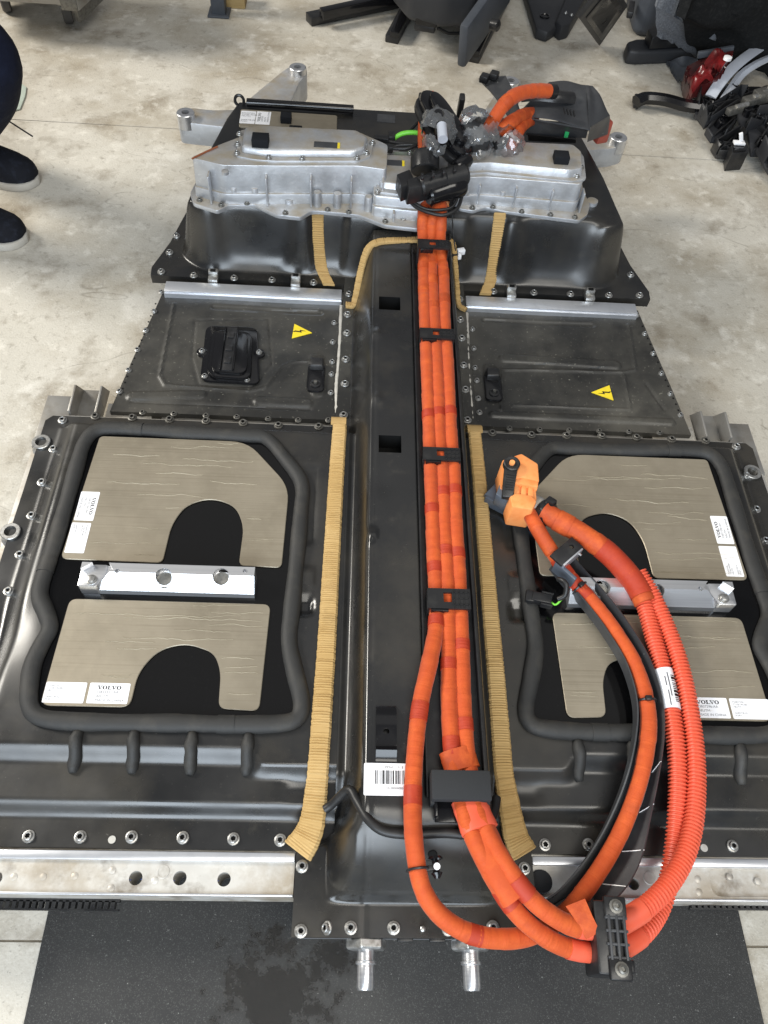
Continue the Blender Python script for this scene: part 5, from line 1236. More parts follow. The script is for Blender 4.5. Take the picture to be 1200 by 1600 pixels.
# black pump / actuator
T = thing('black_pump', U(680, 285, ZR), 'black plastic pump with round motor body lying over the orange plugs', 'pump')
def lathe_px(a, b, za, zb, prof, name, mat, par, n=24, bev=0):
    A, B = U(a[0], a[1], za), U(b[0], b[1], zb); ax = (B - A)
    return MB().lathe([(r, h * ax.length) for r, h in prof], A, ax, n=n).build(name, mat, par, ang=35, bevel=bev)
lathe_px((664, 268), (664, 238), .215, .235, [(.026, 0), (.0285, .05), (.0285, .7), (.024, .95), (.019, 1.0)], 'motor_body', M['blackpl'], T)
lathe_px((655, 292), (728, 272), .215, .220, [(.016, 0), (.019, .04), (.019, .5), (.022, .52), (.022, .95), (.018, 1.0)], 'pump_body', M['blackpl'], T)
lathe_px((668, 306), (724, 288), .200, .205, [(.017, 0), (.020, .05), (.020, .45), (.0225, .5), (.0225, .92), (.018, 1.0)], 'pump_chamber', M['blackgloss'], T)
blk([(620, 272), (640, 264), (650, 284), (628, 292)], .19, .222, 'plug_socket', M['blackpl'], T, .002)
blk([(636, 280), (690, 262), (734, 256), (732, 272), (684, 284), (640, 294)], .19, .226, 'bracket_web', M['blackpl'], T, .003)
for k in range(4):
    q = U(660 + k * 17, 276 - k * 4, .243); MB().box(q, (.006, .016, .006)).build('web_rib', M['blackpl'], T, bevel=.001)
lathe_px((712, 262), (733, 248), .232, .236, [(.012, 0), (.014, .1), (.014, .8), (.011, 1.0)], 'outlet', M['blackgloss'], T)
q = U(632, 290, .215); MB().box(q, (.018, .010, .008)).build('grey_terminal', M['cast'], T, bevel=.001)
# thin black wires
o = path_obj('black_wire', M['rubber'], [(632, 288, .205), (636, 306, .190), (648, 322, .180), (670, 332, .178), (694, 336, .178), (714, 326, .182), (722, 305, .190), (727, 280, .205)], .0036)
tag(o, 'black wire hanging in a loop below the black pump', 'wire')
o = path_obj('black_wire', M['rubber'], [(634, 300, .198), (644, 314, .186), (664, 326, .180), (688, 328, .180), (708, 322, .183), (718, 300, .195)], .0030)
tag(o, 'thinner black wire inside the hanging loop below the pump', 'wire')
o = path_obj('thin_wire', M['rubber'], [(706, 328, .165), (707, 345, .150), (708, 362, .138), (710, 380, .118), (712, 392, .108)], .0013, n=6)
tag(o, 'hair-thin black wire leading down to the white plug', 'wire')
T = thing('white_plug', U(716, 394, .08), 'tiny white and black plug hanging beside the tunnel clip', 'connector')
c = U(709, 398, .085); MB().box(c, (.014, .016, .012), (1, .35, 0), (-.35, 1, 0)).build('black_half', M['blackpl'], T, bevel=.001)
c = U(720, 393, .085); MB().box(c, (.016, .010, .012), (1, .35, 0), (-.35, 1, 0)).build('white_half', M['white'], T, bevel=.001)
c = U(717, 400, .085); MB().box(c, (.007, .012, .010), (1, .35, 0), (-.35, 1, 0)).build('white_latch', M['white'], T, bevel=.001)
o = path_obj('green_wire', M['green'], [(616, 216, ZR + .06), (628, 209, ZR + .07), (645, 207, ZR + .075), (668, 210, ZR + .08)], .0048)
tag(o, 'short green wire left of the wrapped connector', 'wire')
T = thing('black_harness', U(610, 225, ZR), 'knotted black wiring and plugs between the left and centre housings', 'wiring')
for pts in ([(585, 236, ZR + .06), (606, 232, ZR + .065), (636, 232, ZR + .07), (662, 222, ZR + .075)], [(590, 216, ZR + .06), (612, 222, ZR + .065), (640, 226, ZR + .07), (664, 232, ZR + .07)], [(596, 242, ZR + .062), (620, 228, ZR + .068), (655, 226, ZR + .072)], [(640, 205, ZR + .03), (652, 192, ZR + .05), (664, 180, ZR + .07)]):
    path_obj('wire', M['rubber'], pts, .0036, T)
for p, s_ in (((596, 218), (.030, .016, .014)), ((592, 237), (.034, .014, .012)), ((608, 232), (.016, .014, .014)), ((612, 214), (.014, .022, .014))):
    q = U(p[0], p[1], ZR + .064); MB().box(q, s_, (1, rnd.uniform(-.3, .3), 0), (0, 1, 0)).build('plug', M['blackpl'], T, bevel=.002)
# wrapped black connector: oval plate, orange backing, clear film
T = thing('wrapped_connector', U(705, 205, ZR), 'black oval connector wrapped in crumpled clear plastic film', 'connector')
c0, c1 = U(668, 156, .27), U(722, 240, .235); ax = (c1 - c0); L_ = ax.length; ax.normalize(); up = Vector((.35, -.35, .87)); sd = ax.cross(up).normalized(); up = sd.cross(ax).normalized(); cc = (c0 + c1) / 2
def oval(name, mat, off, wl_, ww, th, bev=.003):
    pts = [(cc + up * off + ax * (wl_ * (abs(math.cos(a)) ** .7) * (1 if math.cos(a) > 0 else -1)) + sd * (ww * (abs(math.sin(a)) ** .8) * (1 if math.sin(a) > 0 else -1))) for a in np.linspace(0, 2 * math.pi, 29)[:-1]]
    return MB().prism(pts, [p + up * th for p in pts]).build(name, mat, T, bevel=bev)
oval('back_plate', M['blackpl'], -.020, L_ * .62, .036, .016)
oval('front_plate', M['blackgloss'], -.002, L_ * .60, .030, .014)
oval('inner_boss', M['blackgloss'], .012, L_ * .46, .018, .014)
path_obj('orange_edge', M['orange_dark'], [(662, 245, .20), (660, 215, .22), (662, 180, .245), (668, 154, .262), (678, 150, .266)], .010, T)
lathe_px((684, 176), (692, 222), .290, .275, [(.009, 0), (.012, .08), (.012, .9), (.008, 1)], 'side_cartridge', M['blackgloss'], T)
lathe_px((690, 196), (692, 218), .297, .290, [(.0095, 0), (.0095, 1)], 'silver_band', M['chrome'], T)
for p in ((657, 164), (720, 165)):
    q = U(p[0], p[1], .22); MB().box(q, (.012, .02, .05), (1, 0, 0), (0, 1, .3)).build('locating_tab', M['blackpl'], T, bevel=.003)
# crumpled clear film
def film(name, ctr, rx, ry, rz, seed, parent, cutx=None):
    """crumpled bag: ridged folds radiating through an open shell"""
    bm = bmesh.new(); bmesh.ops.create_icosphere(bm, subdivisions=4, radius=1)
    rr = np.random.default_rng(seed); ks = rr.normal(size=(18, 3)); ks = ks / np.linalg.norm(ks, axis=1)[:, None] * rr.uniform(2.5, 9, 18)[:, None]; phs = rr.uniform(0, 6, 18)
    off = wl(parent); kill = []
    for v in bm.verts:
        p = np.array(v.co); f = sum((1 - abs(math.sin(float(ks[j] @ p) + phs[j]))) ** 2 / (1 + .12 * j) for j in range(18)) / 9
        k = .62 + .62 * f
        if p[2] < -.55 or (math.sin(float(ks[0] @ p) * 1.3 + phs[1]) > .93): kill.append(v)
        v.co = ctr + Vector((p[0] * rx * k, p[1] * ry * k, p[2] * rz * k)) - off
    bmesh.ops.delete(bm, geom=kill, context='VERTS')
    me = bpy.data.meshes.new(name); bm.to_mesh(me); bm.free(); me.materials.append(M['wrap'])
    me.shade_smooth(); me.set_sharp_from_angle(angle=R(25))
    return link(name, me, parent)
film('plastic_film', U(684, 204, .262), .046, .078, .046, 1, T)
film('plastic_film', U(745, 210, .245), .058, .076, .055, 2, T)
film('plastic_film', U(788, 224, .222), .050, .052, .042, 3, T)
lathe_px((728, 200), (752, 228), .245, .235, [(.020, 0), (.026, .2), (.026, .8), (.020, 1)], 'inner_plug', M['greypl'], T)
q = U(778, 222, .232); MB().box(q, (.026, .030, .016), (1, .5, 0), (-.5, 1, 0)).build('cable_gland', M['blackpl'], T, bevel=.003)
q = U(803, 214, .235); MB().box(q, (.010, .030, .002), (1, .5, 0), (-.5, 1, 0)).build('paper_tag', M['white'], T, smooth=False)
# orange cables rising out of the film into the black shroud
for i, (pts, r, lb) in enumerate((([(762, 206, .235), (772, 186, .262), (788, 163, .285), (808, 148, .292), (835, 142, .288), (866, 143, .275)], .0135, 'longest orange cable arching from the wrapped connector over the black shroud'),
                                  ([(770, 212, .225), (785, 202, .240), (800, 190, .245), (818, 180, .235), (832, 178, .22)], .0135, 'middle orange cable running under the black shroud'),
                                  ([(796, 234, .215), (804, 218, .225), (812, 202, .228), (822, 192, .22), (835, 186, .21)], .0115, 'short orange cable with a pale paper tag below the shroud'))):
    cable('high_voltage_cable', lb, pts, r, M['orange_dark'] if i else M['orange'], bands=[(790, 162, .02, OD), (862, 143, .014, M['blackpl'])] if i == 0 else [(795, 195, .015, OD)], seed=20 + i)
# black plastic shroud
T = thing('plastic_shroud', U(860, 180, ZR), 'large torn black plastic shroud at the rear right corner with green clips', 'shroud')
def sheet(px, zs, name, mat, par, th=.003, n=8):
    """sheet bent through four corner points given by pixel and height, bilinear with a slight sag"""
    Q = [U(p[0], p[1], z) for p, z in zip(px, zs)]; vs = []; 
    for i in range(n + 1):
        for j in range(n + 1):
            u_, v_ = i / n, j / n
            p = Q[0] * (1 - u_) * (1 - v_) + Q[1] * u_ * (1 - v_) + Q[2] * u_ * v_ + Q[3] * (1 - u_) * v_
            p = p + Vector((0, 0, .006 * math.sin(u_ * 7 + v_ * 3) * math.sin(math.pi * v_) + .008 * math.sin(math.pi * u_) * math.sin(math.pi * v_)))
            vs.append(p)
    m = (n + 1) ** 2; I = lambda i, j: i * (n + 1) + j
    fs = [(I(i, j), I(i + 1, j), I(i + 1, j + 1), I(i, j + 1)) for i in range(n) for j in range(n)]
    vs2 = [p - Vector((0, 0, th)) for p in vs]
    fs += [tuple(m + k for k in f[::-1]) for f in fs]
    ring = [I(i, 0) for i in range(n)] + [I(n, j) for j in range(n)] + [I(i, n) for i in range(n, 0, -1)] + [I(0, j) for j in range(n, 0, -1)]
    fs += [(ring[k], m + ring[k], m + ring[(k + 1) % len(ring)], ring[(k + 1) % len(ring)]) for k in range(len(ring))]
    return MB().add(vs + vs2, fs).build(name, mat, par, ang=40)
sheet([(748, 122), (790, 118), (822, 196), (800, 190)], [.16, .18, .22, .20], 'torn_flap', M['greypl'], T)
sheet([(808, 178), (858, 128), (920, 133), (922, 202)], [.225, .235, .245, .245], 'top_panel', M['greypl'], T, n=12)
sheet([(915, 133), (926, 134), (953, 180), (920, 200)], [.245, .24, .225, .245], 'side_panel', M['greypl'], T)
sheet([(806, 180), (920, 201), (916, 214), (826, 208)], [.224, .246, .19, .185], 'front_panel', M['greypl'], T)
sheet([(822, 208), (900, 216), (900, 222), (826, 218)], [.185, .19, .15, .15], 'lower_panel', M['blackpl'], T)
sheet([(920, 200), (953, 180), (950, 208), (918, 220)], [.246, .226, .16, .16], 'end_panel', M['greypl'], T)
P = upath([(818, 150, .243), (845, 148, .256), (870, 150, .258), (895, 152, .252)], .006)
MB().sweep(P, [(-.016, -.006), (-.012, .006), (.0, .010), (.012, .006), (.016, -.006)] ).build('raised_channel', M['blackpl'], T, ang=60)
for k in range(4):
    q = U(882 + k * 5, 173 + k * 1.5, .262); MB().box(q, (.0025, .020, .004), (1, .1, 0), (0, 1, 0)).build('louvre', M['blackpl'], T, smooth=False)
for p in ((757, 122), (772, 118)):
    q = U(p[0], p[1], .185); MB().box(q, (.020, .024, .016), (1, -.4, 0), (.4, 1, 0)).build('flap_clip', M['blackpl'], T, bevel=.003)
for p in ((886, 207), (930, 198)):
    q = U(p[0], p[1], .20); MB().box(q, (.009, .004, .022)).build('green_clip', M['greenclip'], T, bevel=.001)
q = U(942, 205, .16); MB().box(q, (.030, .020, .05), (1, .4, 0), (-.4, 1, 0)).build('red_insert', mk('dull_red_plastic', (.30, .06, .04), .5), T, bevel=.004)

# ------------------------------------------------------------------ things lying about the workshop
def F(px, py, dz=0.0): return U(px, py, ZF + dz)
def slab(px, z0, z1, name, mat, par, bev=.004, sh=1.0, seg=2, ref=None):
    """block whose top outline is drawn in the photo at height z1 above the floor"""
    Q = [U(p[0], p[1], ZF + (z1 if ref is None else ref)) for p in px]; cx = sum(p.x for p in Q) / len(Q); cy = sum(p.y for p in Q) / len(Q)
    return MB().prism([(cx + (p.x - cx) * sh, cy + (p.y - cy) * sh, ZF + z0) for p in Q][::-1], [(p.x, p.y, ZF + z1) for p in Q][::-1]).build(name, mat, par, bevel=bev, seg=seg)
def bar(a, b, za, zb, wd, ht, name, mat, par=None, bev=.003):
    A, B = U(a[0], a[1], ZF + za), U(b[0], b[1], ZF + zb); d = B - A; s_ = d.cross(Vector((0, 0, 1))).normalized()
    return MB().box((A + B) / 2, (d.length, wd, ht), d, s_).build(name, mat, par, bevel=bev)
# car seat (seen from behind and below its cushion edge)
T = thing('car_seat', F(700, 60), 'black car seat with floor runners standing on the concrete at the top of the picture', 'seat')
c0 = F(700, 40)
bar((612, 62), (655, -20), .012, .03, .045, .024, 'runner', M['blackpl'], T)
bar((616, 55), (652, -18), .030, .05, .030, .020, 'runner_slide', M['blackgloss'], T)
bar((738, 92), (800, -30), .012, .03, .045, .024, 'runner', M['blackpl'], T)
bar((742, 84), (795, -28), .030, .05, .030, .020, 'runner_slide', M['blackgloss'], T)
slab([(610, 6), (634, 36), (690, 48), (738, 46), (768, -10), (790, -120), (620, -130)], .09, .24, 'cushion_pan', M['trim'], T, .02, .97, 4, ref=.09)
slab([(606, -20), (625, 10), (735, 18), (765, -40), (780, -200), (620, -200)], .235, .36, 'cushion', M['dkcarpet'], T, .03, .98, 4, ref=.12)
bar((722, 74), (795, -30), .11, .17, .030, .13, 'side_valance', M['slate'], T, .010)
q = U(768, 38, ZF + .15); MB().lathe([(.016, 0), (.016, .022), (.010, .026)], q, (.8, -.5, .1), n=18).build('recline_knob', M['blackpl'], T)
bar((650, 28), (684, 34), .10, .10, .03, .03, 'release_handle', M['blackgloss'], T, .006)
bar((648, 40), (680, 46), .07, .07, .02, .02, 'wire_box', M['blackpl'], T, .004)
MB().tube([U(*p[:2], ZF + p[2]) for p in ((684, 44, .08), (700, 52, .06), (715, 52, .05), (735, 46, .06))], .005, 8).build('seat_wire', M['rubber'], T)
# black bar lying beside the seat
T = thing('seat_runner', F(540, 15), 'black metal runner lying on the floor left of the car seat', 'runner')
bar((482, 30), (620, 2), .015, .02, .045, .028, 'rail', M['blackpl'], T)
bar((502, 22), (620, -4), .045, .05, .030, .03, 'slide', M['blackgloss'], T)
# steel post and wood block
T = thing('steel_post', F(342, 20), 'grey painted steel post standing by a wood block at the top', 'post')
A = F(342, 26); MB().box((A.x, A.y + .02, ZF + .45), (.045, .045, .9)).build('post', M['slate'], T, bevel=.004)
MB().box((A.x, A.y + .02, ZF + .004), (.07, .07, .006)).build('foot', M['slate'], T, bevel=.001)
A = F(366, 14); o = MB().box((A.x, A.y + .03, ZF + .035), (.075, .06, .07)).build('wood_block', M['wood'], bevel=.004); tag(o, 'pale wood block on the floor right of the steel post', 'wood block')
# trolley on casters
T = thing('trolley', F(60, 20), 'dark steel trolley on casters at the top left corner', 'trolley')
def caster(px, py, par):
    A = F(px, py); cz = ZF + .045
    w_ = MB().lathe([(.020, -.014), (.040, -.014), (.045, -.010), (.045, .010), (.040, .014), (.020, .014)], (A.x, A.y + .02, cz), (.9, .35, 0), n=26).build('wheel', M['rubbergrey'], par, ang=35)
    MB().lathe([(.014, -.0165), (.014, .0165)], (A.x, A.y + .02, cz), (.9, .35, 0), n=16).build('hub', M['steel'], w_)
    f = MB()
    for k in (-1, 1):
        f.box((A.x + .019 * k, A.y + .025 + .007 * k, cz + .022), (.003, .035, .07), (.93, .36, 0), (-.36, .93, 0))
    f.box((A.x, A.y + .03, cz + .058), (.05, .05, .005)); f.build('fork', M['steel'], par, smooth=False)
caster(106, 40, T); caster(10, 22, T); caster(70, -60, T); caster(170, -50, T)
slab([(-40, 0), (88, 8), (124, 18), (165, -20), (90, -70), (-40, -80)], .105, .15, 'frame', M['steel'], T, .004, ref=.105)
slab([(-40, -16), (88, -8), (124, 2), (165, -36), (90, -86), (-40, -96)], .15, .42, 'cabinet', mk('dark_painted_steel', (.05, .047, .044), .5), T, .006, ref=.15)
bar((96, -4), (122, -2), .13, .13, .05, .05, 'corner_cleat', M['bolt_dark'], T)
bar((118, 22), (165, -25), .07, .10, .02, .05, 'side_rail', M['bolt_dark'], T)
# pale rag
o = MB(); pts = [(8, 135), (28, 128), (42, 138), (40, 152), (32, 172), (18, 176), (4, 166)]
Q = [F(*p) for p in pts]; o.prism([(p.x, p.y, ZF + .001) for p in Q][::-1], [(p.x, p.y, ZF + .004) for p in Q][::-1]); tag(o.build('rag', M['cloth'], bevel=.001), 'pale green rag on the floor behind the navy trousers', 'rag')
# ---- heap of removed parts, right
T = thing('trim_panel', F(855, 40), 'slim black trim panel with a round socket, leaning right of the seat', 'panel', 'black trim panels behind the pack')
slab([(815, -30), (838, 44), (856, 50), (872, 40), (895, -40)], .0, .035, 'panel', M['trim'], T, .008); q = U(851, 26, ZF + .036); MB().lathe([(.017, 0), (.017, .004), (.013, .005), (.011, .002)], q, n=20).build('socket', M['blackgloss'], T)
T = thing('trim_panel', F(890, 35), 'short black trim piece with two bright screws', 'panel', 'black trim panels behind the pack')
slab([(868, 32), (878, 40), (892, 36), (930, -30), (900, -40)], .0, .05, 'panel', M['trim'], T, .008)
for p in ((884, 21), (893, 24)): link('screw', BS, T, U(p[0], p[1], ZF + .051))
T = thing('trim_panel', F(935, 40), 'square black panel standing on its corner beside the slate bumper piece', 'panel', 'black trim panels behind the pack')
Q = [U(900, 22, ZF + .20), U(932, 66, ZF + .01), U(976, 2, ZF + .16), U(950, -40, ZF + .36)]; nn = (Q[1] - Q[0]).cross(Q[2] - Q[0]).normalized() * .018
MB().prism(Q, [p + nn for p in Q]).build('panel', M['trim'], T, bevel=.004); q = sum(Q, Vector()) / 4
MB().prism([q + (p - q) * .78 + nn * 1.02 for p in Q], [q + (p - q) * .76 + nn * 1.25 for p in Q]).build('inset', M['blackpl'], T, bevel=.002)
MB().prism([q + (p - q) * .80 - nn * .02 for p in Q], [q + (p - q) * .78 - nn * .25 for p in Q]).build('inset', M['blackpl'], T, bevel=.002)
T = thing('bumper_piece', F(1010, 50), 'slate grey rounded bumper piece lying behind the long black step', 'bumper')
slab([(974, 20), (984, 58), (1010, 64), (1070, 46), (1090, -10), (1040, -60), (980, -50)], .0, .15, 'shell', M['slate'], T, .03, .97, 5, ref=.0)
bar((984, 24), (987, 6), .09, .09, .02, .02, 'slot', M['blackpl'], T)
T = thing('step_trim', F(1060, 70), 'long flat black textured step lying in front of the carpet', 'trim')
slab([(980, 64), (994, 60), (1100, 56), (1150, 60), (1150, 74), (1000, 80), (983, 78)], .0, .045, 'step', M['trim'], T, .010, 1.02, 3)
T = thing('latch_frame', F(1070, 50), 'black ribbed plastic frame lying on the long step', 'trim')
slab([(1012, 44), (1030, 38), (1120, 44), (1125, 52), (1020, 58)], .046, .085, 'frame', M['blackpl'], T, .006)
for k in range(4): q = U(1038 + k * 22, 45 + k * 1.6, ZF + .086); MB().box(q, (.028, .018, .006)).build('frame_pad', M['blackgloss'], T, bevel=.002)
# folded carpet
def lump(px, zs, name, mat, par, th=.02, n=14, amp=.02, seed=0):
    Q = [U(p[0], p[1], ZF + z) for p, z in zip(px, zs)]; vs = []; rr = random.Random(seed); f1, f2 = rr.uniform(4, 8), rr.uniform(4, 8)
    for i in range(n + 1):
        for j in range(n + 1):
            u_, v_ = i / n, j / n; p = Q[0] * (1 - u_) * (1 - v_) + Q[1] * u_ * (1 - v_) + Q[2] * u_ * v_ + Q[3] * (1 - u_) * v_
            ed = .012 * math.sin(u_ * 37 + seed) + .006 * math.sin(u_ * 91)
            vs.append(p + Vector((0, ed if j in (0, n) else 0, amp * math.sin(u_ * f1 + seed) * math.sin(v_ * f2 + 1) + amp * math.sin(math.pi * v_))))
    m = (n + 1) ** 2; I = lambda i, j: i * (n + 1) + j
    fs = [(I(i, j), I(i + 1, j), I(i + 1, j + 1), I(i, j + 1)) for i in range(n) for j in range(n)]; vs2 = [p - Vector((0, 0, th)) for p in vs]
    fs += [tuple(m + k for k in f[::-1]) for f in fs]
    ring = [I(i, 0) for i in range(n)] + [I(n, j) for j in range(n)] + [I(i, n) for i in range(n, 0, -1)] + [I(0, j) for j in range(n, 0, -1)]
    fs += [(ring[k], m + ring[k], m + ring[(k + 1) % len(ring)], ring[(k + 1) % len(ring)]) for k in range(len(ring))]
    return MB().add(vs + vs2, fs).build(name, mat, par, ang=60)
T = thing('folded_carpet', F(1130, 30), 'folded car carpet, grey felt edge and black pile, heaped at the top right', 'carpet')
lump([(1042, 12), (1120, 46), (1140, 10), (1040, -40)], [.20, .10, .22, .30], 'felt_edge', M['carpet'], T, th=.09, seed=1, amp=.008)
lump([(1110, 34), (1240, 66), (1260, -60), (1080, -40)], [.14, .12, .36, .34], 'pile', M['dkcarpet'], T, th=.12, seed=2, amp=.02)
# tail lamp
T = thing('tail_lamp', F(1105, 110), 'red tail lamp lying on the floor in the heap at the right', 'tail lamp')
lump([(1074, 104), (1076, 148), (1128, 116), (1146, 80)], [.06, .03, .10, .12], 'lens', M['darklens'], T, th=.04, seed=3, amp=.012)
lump([(1100, 96), (1126, 110), (1146, 84), (1118, 80)], [.10, .125, .135, .13], 'red_panel', M['redlens'], T, th=.012, seed=4, amp=.010)
lump([(1078, 118), (1082, 140), (1116, 116), (1106, 106)], [.075, .062, .112, .105], 'red_panel', M['redlens'], T, th=.012, seed=5, amp=.010)
q = U(1137, 91, ZF + .15); MB().lathe([(.012, -.004), (.012, .004), (.008, .005)], q, n=16).build('white_cap', M['white'], T); bar((1090, 86), (1146, 76), .10, .12, .012, .02, 'rim', M['slate'], T)
T = thing('dark_shell', F(1060, 105), 'dark plastic shell half under the tail lamp', 'trim'); lump([(1042, 96), (1060, 124), (1084, 128), (1090, 90)], [.01, .01, .05, .06], 'shell', M['slate'], T, th=.01, seed=6, amp=.008)
# silver arch trims
for k, (pts, lb) in enumerate((([(1110, 152, .05), (1122, 134, .07), (1142, 110, .09), (1168, 88, .10), (1200, 68, .10), (1240, 52, .09)], 'outer silver curved trim strip beside the tail lamp'), ([(1130, 158, .05), (1142, 140, .06), (1158, 118, .07), (1180, 102, .08), (1206, 90, .08), (1240, 78, .07)], 'inner silver curved trim strip beside the tail lamp'))):
    P = [U(a, b, ZF + c_) for a, b, c_ in [tuple(q) for q in spline(pts, 8)]]
    wd = .034 - k * .008
    o = MB().sweep(P, [(-wd / 2, 0), (wd / 2, 0), (wd / 2, .004), (0, .008), (-wd / 2, .004)]).build('arch_trim', M['chrome'], ang=30); tag(o, lb, 'trim')
# black grab handle
T = thing('grab_handle', F(1040, 160), 'glossy black curved handle lying on the floor right of the pack', 'handle')
P = [U(a, b, ZF + c_) for a, b, c_ in [tuple(q) for q in spline([(994, 158, .030), (1010, 153, .034), (1040, 156, .036), (1070, 164, .036), (1096, 168, .036)], 8)]]
MB().sweep(P, [(-.016, -.012), (.016, -.012), (.020, .004), (.010, .014), (-.010, .014), (-.020, .004)]).build('grip', M['blackgloss'], T, ang=35)
q = U(995, 158, ZF + .02); MB().box(q, (.018, .034, .03), (1, -.1, 0), (.1, 1, 0)).build('end_foot', M['blackpl'], T, bevel=.003)
q = U(1076, 172, ZF + .02); MB().lathe([(.006, 0), (.006, .012)], q, (0, -1, .2), n=10).build('screw', M['zinc'], T)
# black plastic heap: several separate pieces
hp = [
    ('bracket_trim', 'ribbed black bracket at the end of the grab handle', [[(1088, 152), (1120, 150), (1128, 180), (1100, 196), (1086, 180)]], [(.0, .045)]),
    ('arm_trim', 'black curved plastic arm in the heap', [[(1098, 214), (1120, 182), (1140, 162), (1164, 164), (1150, 190), (1128, 222), (1108, 226)]], [(.0, .05)]),
    ('end_trim', 'black block lying lowest in the heap beside the white clip', [[(1112, 228), (1150, 214), (1158, 232), (1140, 244), (1120, 242)]], [(.0, .04)]),
    ('box_trim', 'square black box carrying a white clip', [[(1142, 226), (1168, 224), (1170, 238), (1144, 240)]], [(.0, .055)]),
    ('duct_trim', 'black ribbed duct at the right edge of the picture', [[(1162, 196), (1210, 186), (1230, 230), (1176, 236)]], [(.0, .06)]),
    ('corner_trim', 'black corner moulding at the right edge above the ribbed duct', [[(1160, 178), (1215, 158), (1230, 184), (1172, 196)]], [(.0, .07)]),
    ('sill_trim', 'black sill moulding running off the right edge lowest in the heap', [[(1178, 240), (1230, 232), (1240, 300), (1196, 262)]], [(.0, .06)]),
    ('hinge_trim', 'black hinge piece under the silver trims', [[(1118, 140), (1160, 146), (1200, 140), (1200, 160), (1130, 168)]], [(.0, .07)]),
    ('slat_trim', 'slim black slat lying across the heap under the silver trims', [[(1096, 176), (1150, 152), (1158, 160), (1104, 190)]], [(.0, .10)]),
    ('cover_trim', 'black cover piece between the curved arm and the right edge', [[(1150, 176), (1186, 170), (1196, 196), (1160, 206)]], [(.0, .08)]),
]
for nm, lb, polys, zz in hp:
    c = F(sum(p[0] for p in polys[0]) / len(polys[0]), sum(p[1] for p in polys[0]) / len(polys[0]))
    T = thing(nm, c, lb, 'plastic part', 'black plastic parts heaped at the right')
    Q = [U(p[0], p[1], ZF + zz[0][1] * .6) for p in polys[0]]; mx = sum((p for p in Q), Vector()) / len(Q); h = zz[0][1]; mt_ = M['trim'] if nm not in ('box_trim', 'hinge_trim', 'end_trim') else M['blackpl']
    if nm == 'box_trim':
        slab(polys[0], zz[0][0], h, 'shell', mt_, T, .003, 1.0, 2); slab([(1146, 228), (1165, 227), (1166, 235), (1147, 236)], h + .0002, h + .004, 'cap', M['blackgloss'], T, .001); continue
    if Q[0].to_2d().cross(Q[1].to_2d()) and sum((Q[i - 1].x * Q[i].y - Q[i].x * Q[i - 1].y) for i in range(len(Q))) < 0: Q = Q[::-1]
    # floor of the moulding, tilted
    tx_, ty_ = rnd.uniform(-.25, .25), rnd.uniform(-.1, .25)
    zq = lambda p, k: ZF + max(.004, h * k + tx_ * (p.x - mx.x) + ty_ * (p.y - mx.y))
    MB().prism([(p.x, p.y, max(ZF + .001, zq(p, .6) - .012)) for p in Q], [(p.x, p.y, zq(p, .6)) for p in Q]).build('shell', mt_, T, bevel=.003)
    # walls standing on some of its edges
    for i in range(len(Q)):
        a_, b_ = Q[i], Q[(i + 1) % len(Q)]; d_ = (b_ - a_); 
        if d_.length < .02 or rnd.random() < .22: continue
        n_ = Vector((-d_.y, d_.x, 0)).normalized() * .004; t0, t1 = rnd.uniform(0, .2), rnd.uniform(.75, 1); hh = rnd.uniform(.012, .045)
        A_, B2_ = a_.lerp(b_, t0), a_.lerp(b_, t1); za_, zb_ = zq(A_, .6), zq(B2_, .6)
        MB().prism([(A_.x, A_.y, za_ - .004), (B2_.x, B2_.y, zb_ - .004), (B2_.x + n_.x, B2_.y + n_.y, zb_ - .004), (A_.x + n_.x, A_.y + n_.y, za_ - .004)],
                   [(A_.x, A_.y, za_ + hh), (B2_.x, B2_.y, zb_ + hh * rnd.uniform(.4, 1)), (B2_.x + n_.x, B2_.y + n_.y, zb_ + hh * rnd.uniform(.4, 1)), (A_.x + n_.x, A_.y + n_.y, za_ + hh)]).build('wall', mt_, T, bevel=.001)
    for k in range(5):
        a_, b_ = Q[k % len(Q)].lerp(mx, rnd.uniform(.15, .5)), Q[(k + 2) % len(Q)].lerp(mx, rnd.uniform(.1, .6)); d_ = b_ - a_
        if d_.length < .01: continue
        c_ = (a_ + b_) / 2; MB().box((c_.x, c_.y, zq(c_, .6) + .008), (d_.length, .004, .020), (d_.x, d_.y, 0), (-d_.y, d_.x, 0)).build('rib', M['blackpl'], T, bevel=.0008)
    for k in range(2):
        c_ = mx.lerp(Q[rnd.randrange(len(Q))], rnd.uniform(.2, .6)); MB().lathe([(.011, 0), (.011, .022), (.008, .024), (.006, .016)], (c_.x, c_.y, zq(c_, .6)), (rnd.uniform(-.3, .3), rnd.uniform(-.3, .1), 1), n=14).build('boss', M['blackgloss'], T)
T = thing('white_clip', U(1154, 222, ZF + .06), 'small white plastic clip on top of the square black box', 'clip')
q = U(1155, 223, ZF + .063); MB().box(q, (.032, .018, .006)).build('clip_base', M['white'], T, bevel=.001); q = U(1158, 214, ZF + .078); MB().box(q, (.010, .006, .026), (1, 0, .5), (0, 1, 0)).build('clip_prong', M['white'], T, bevel=.001)
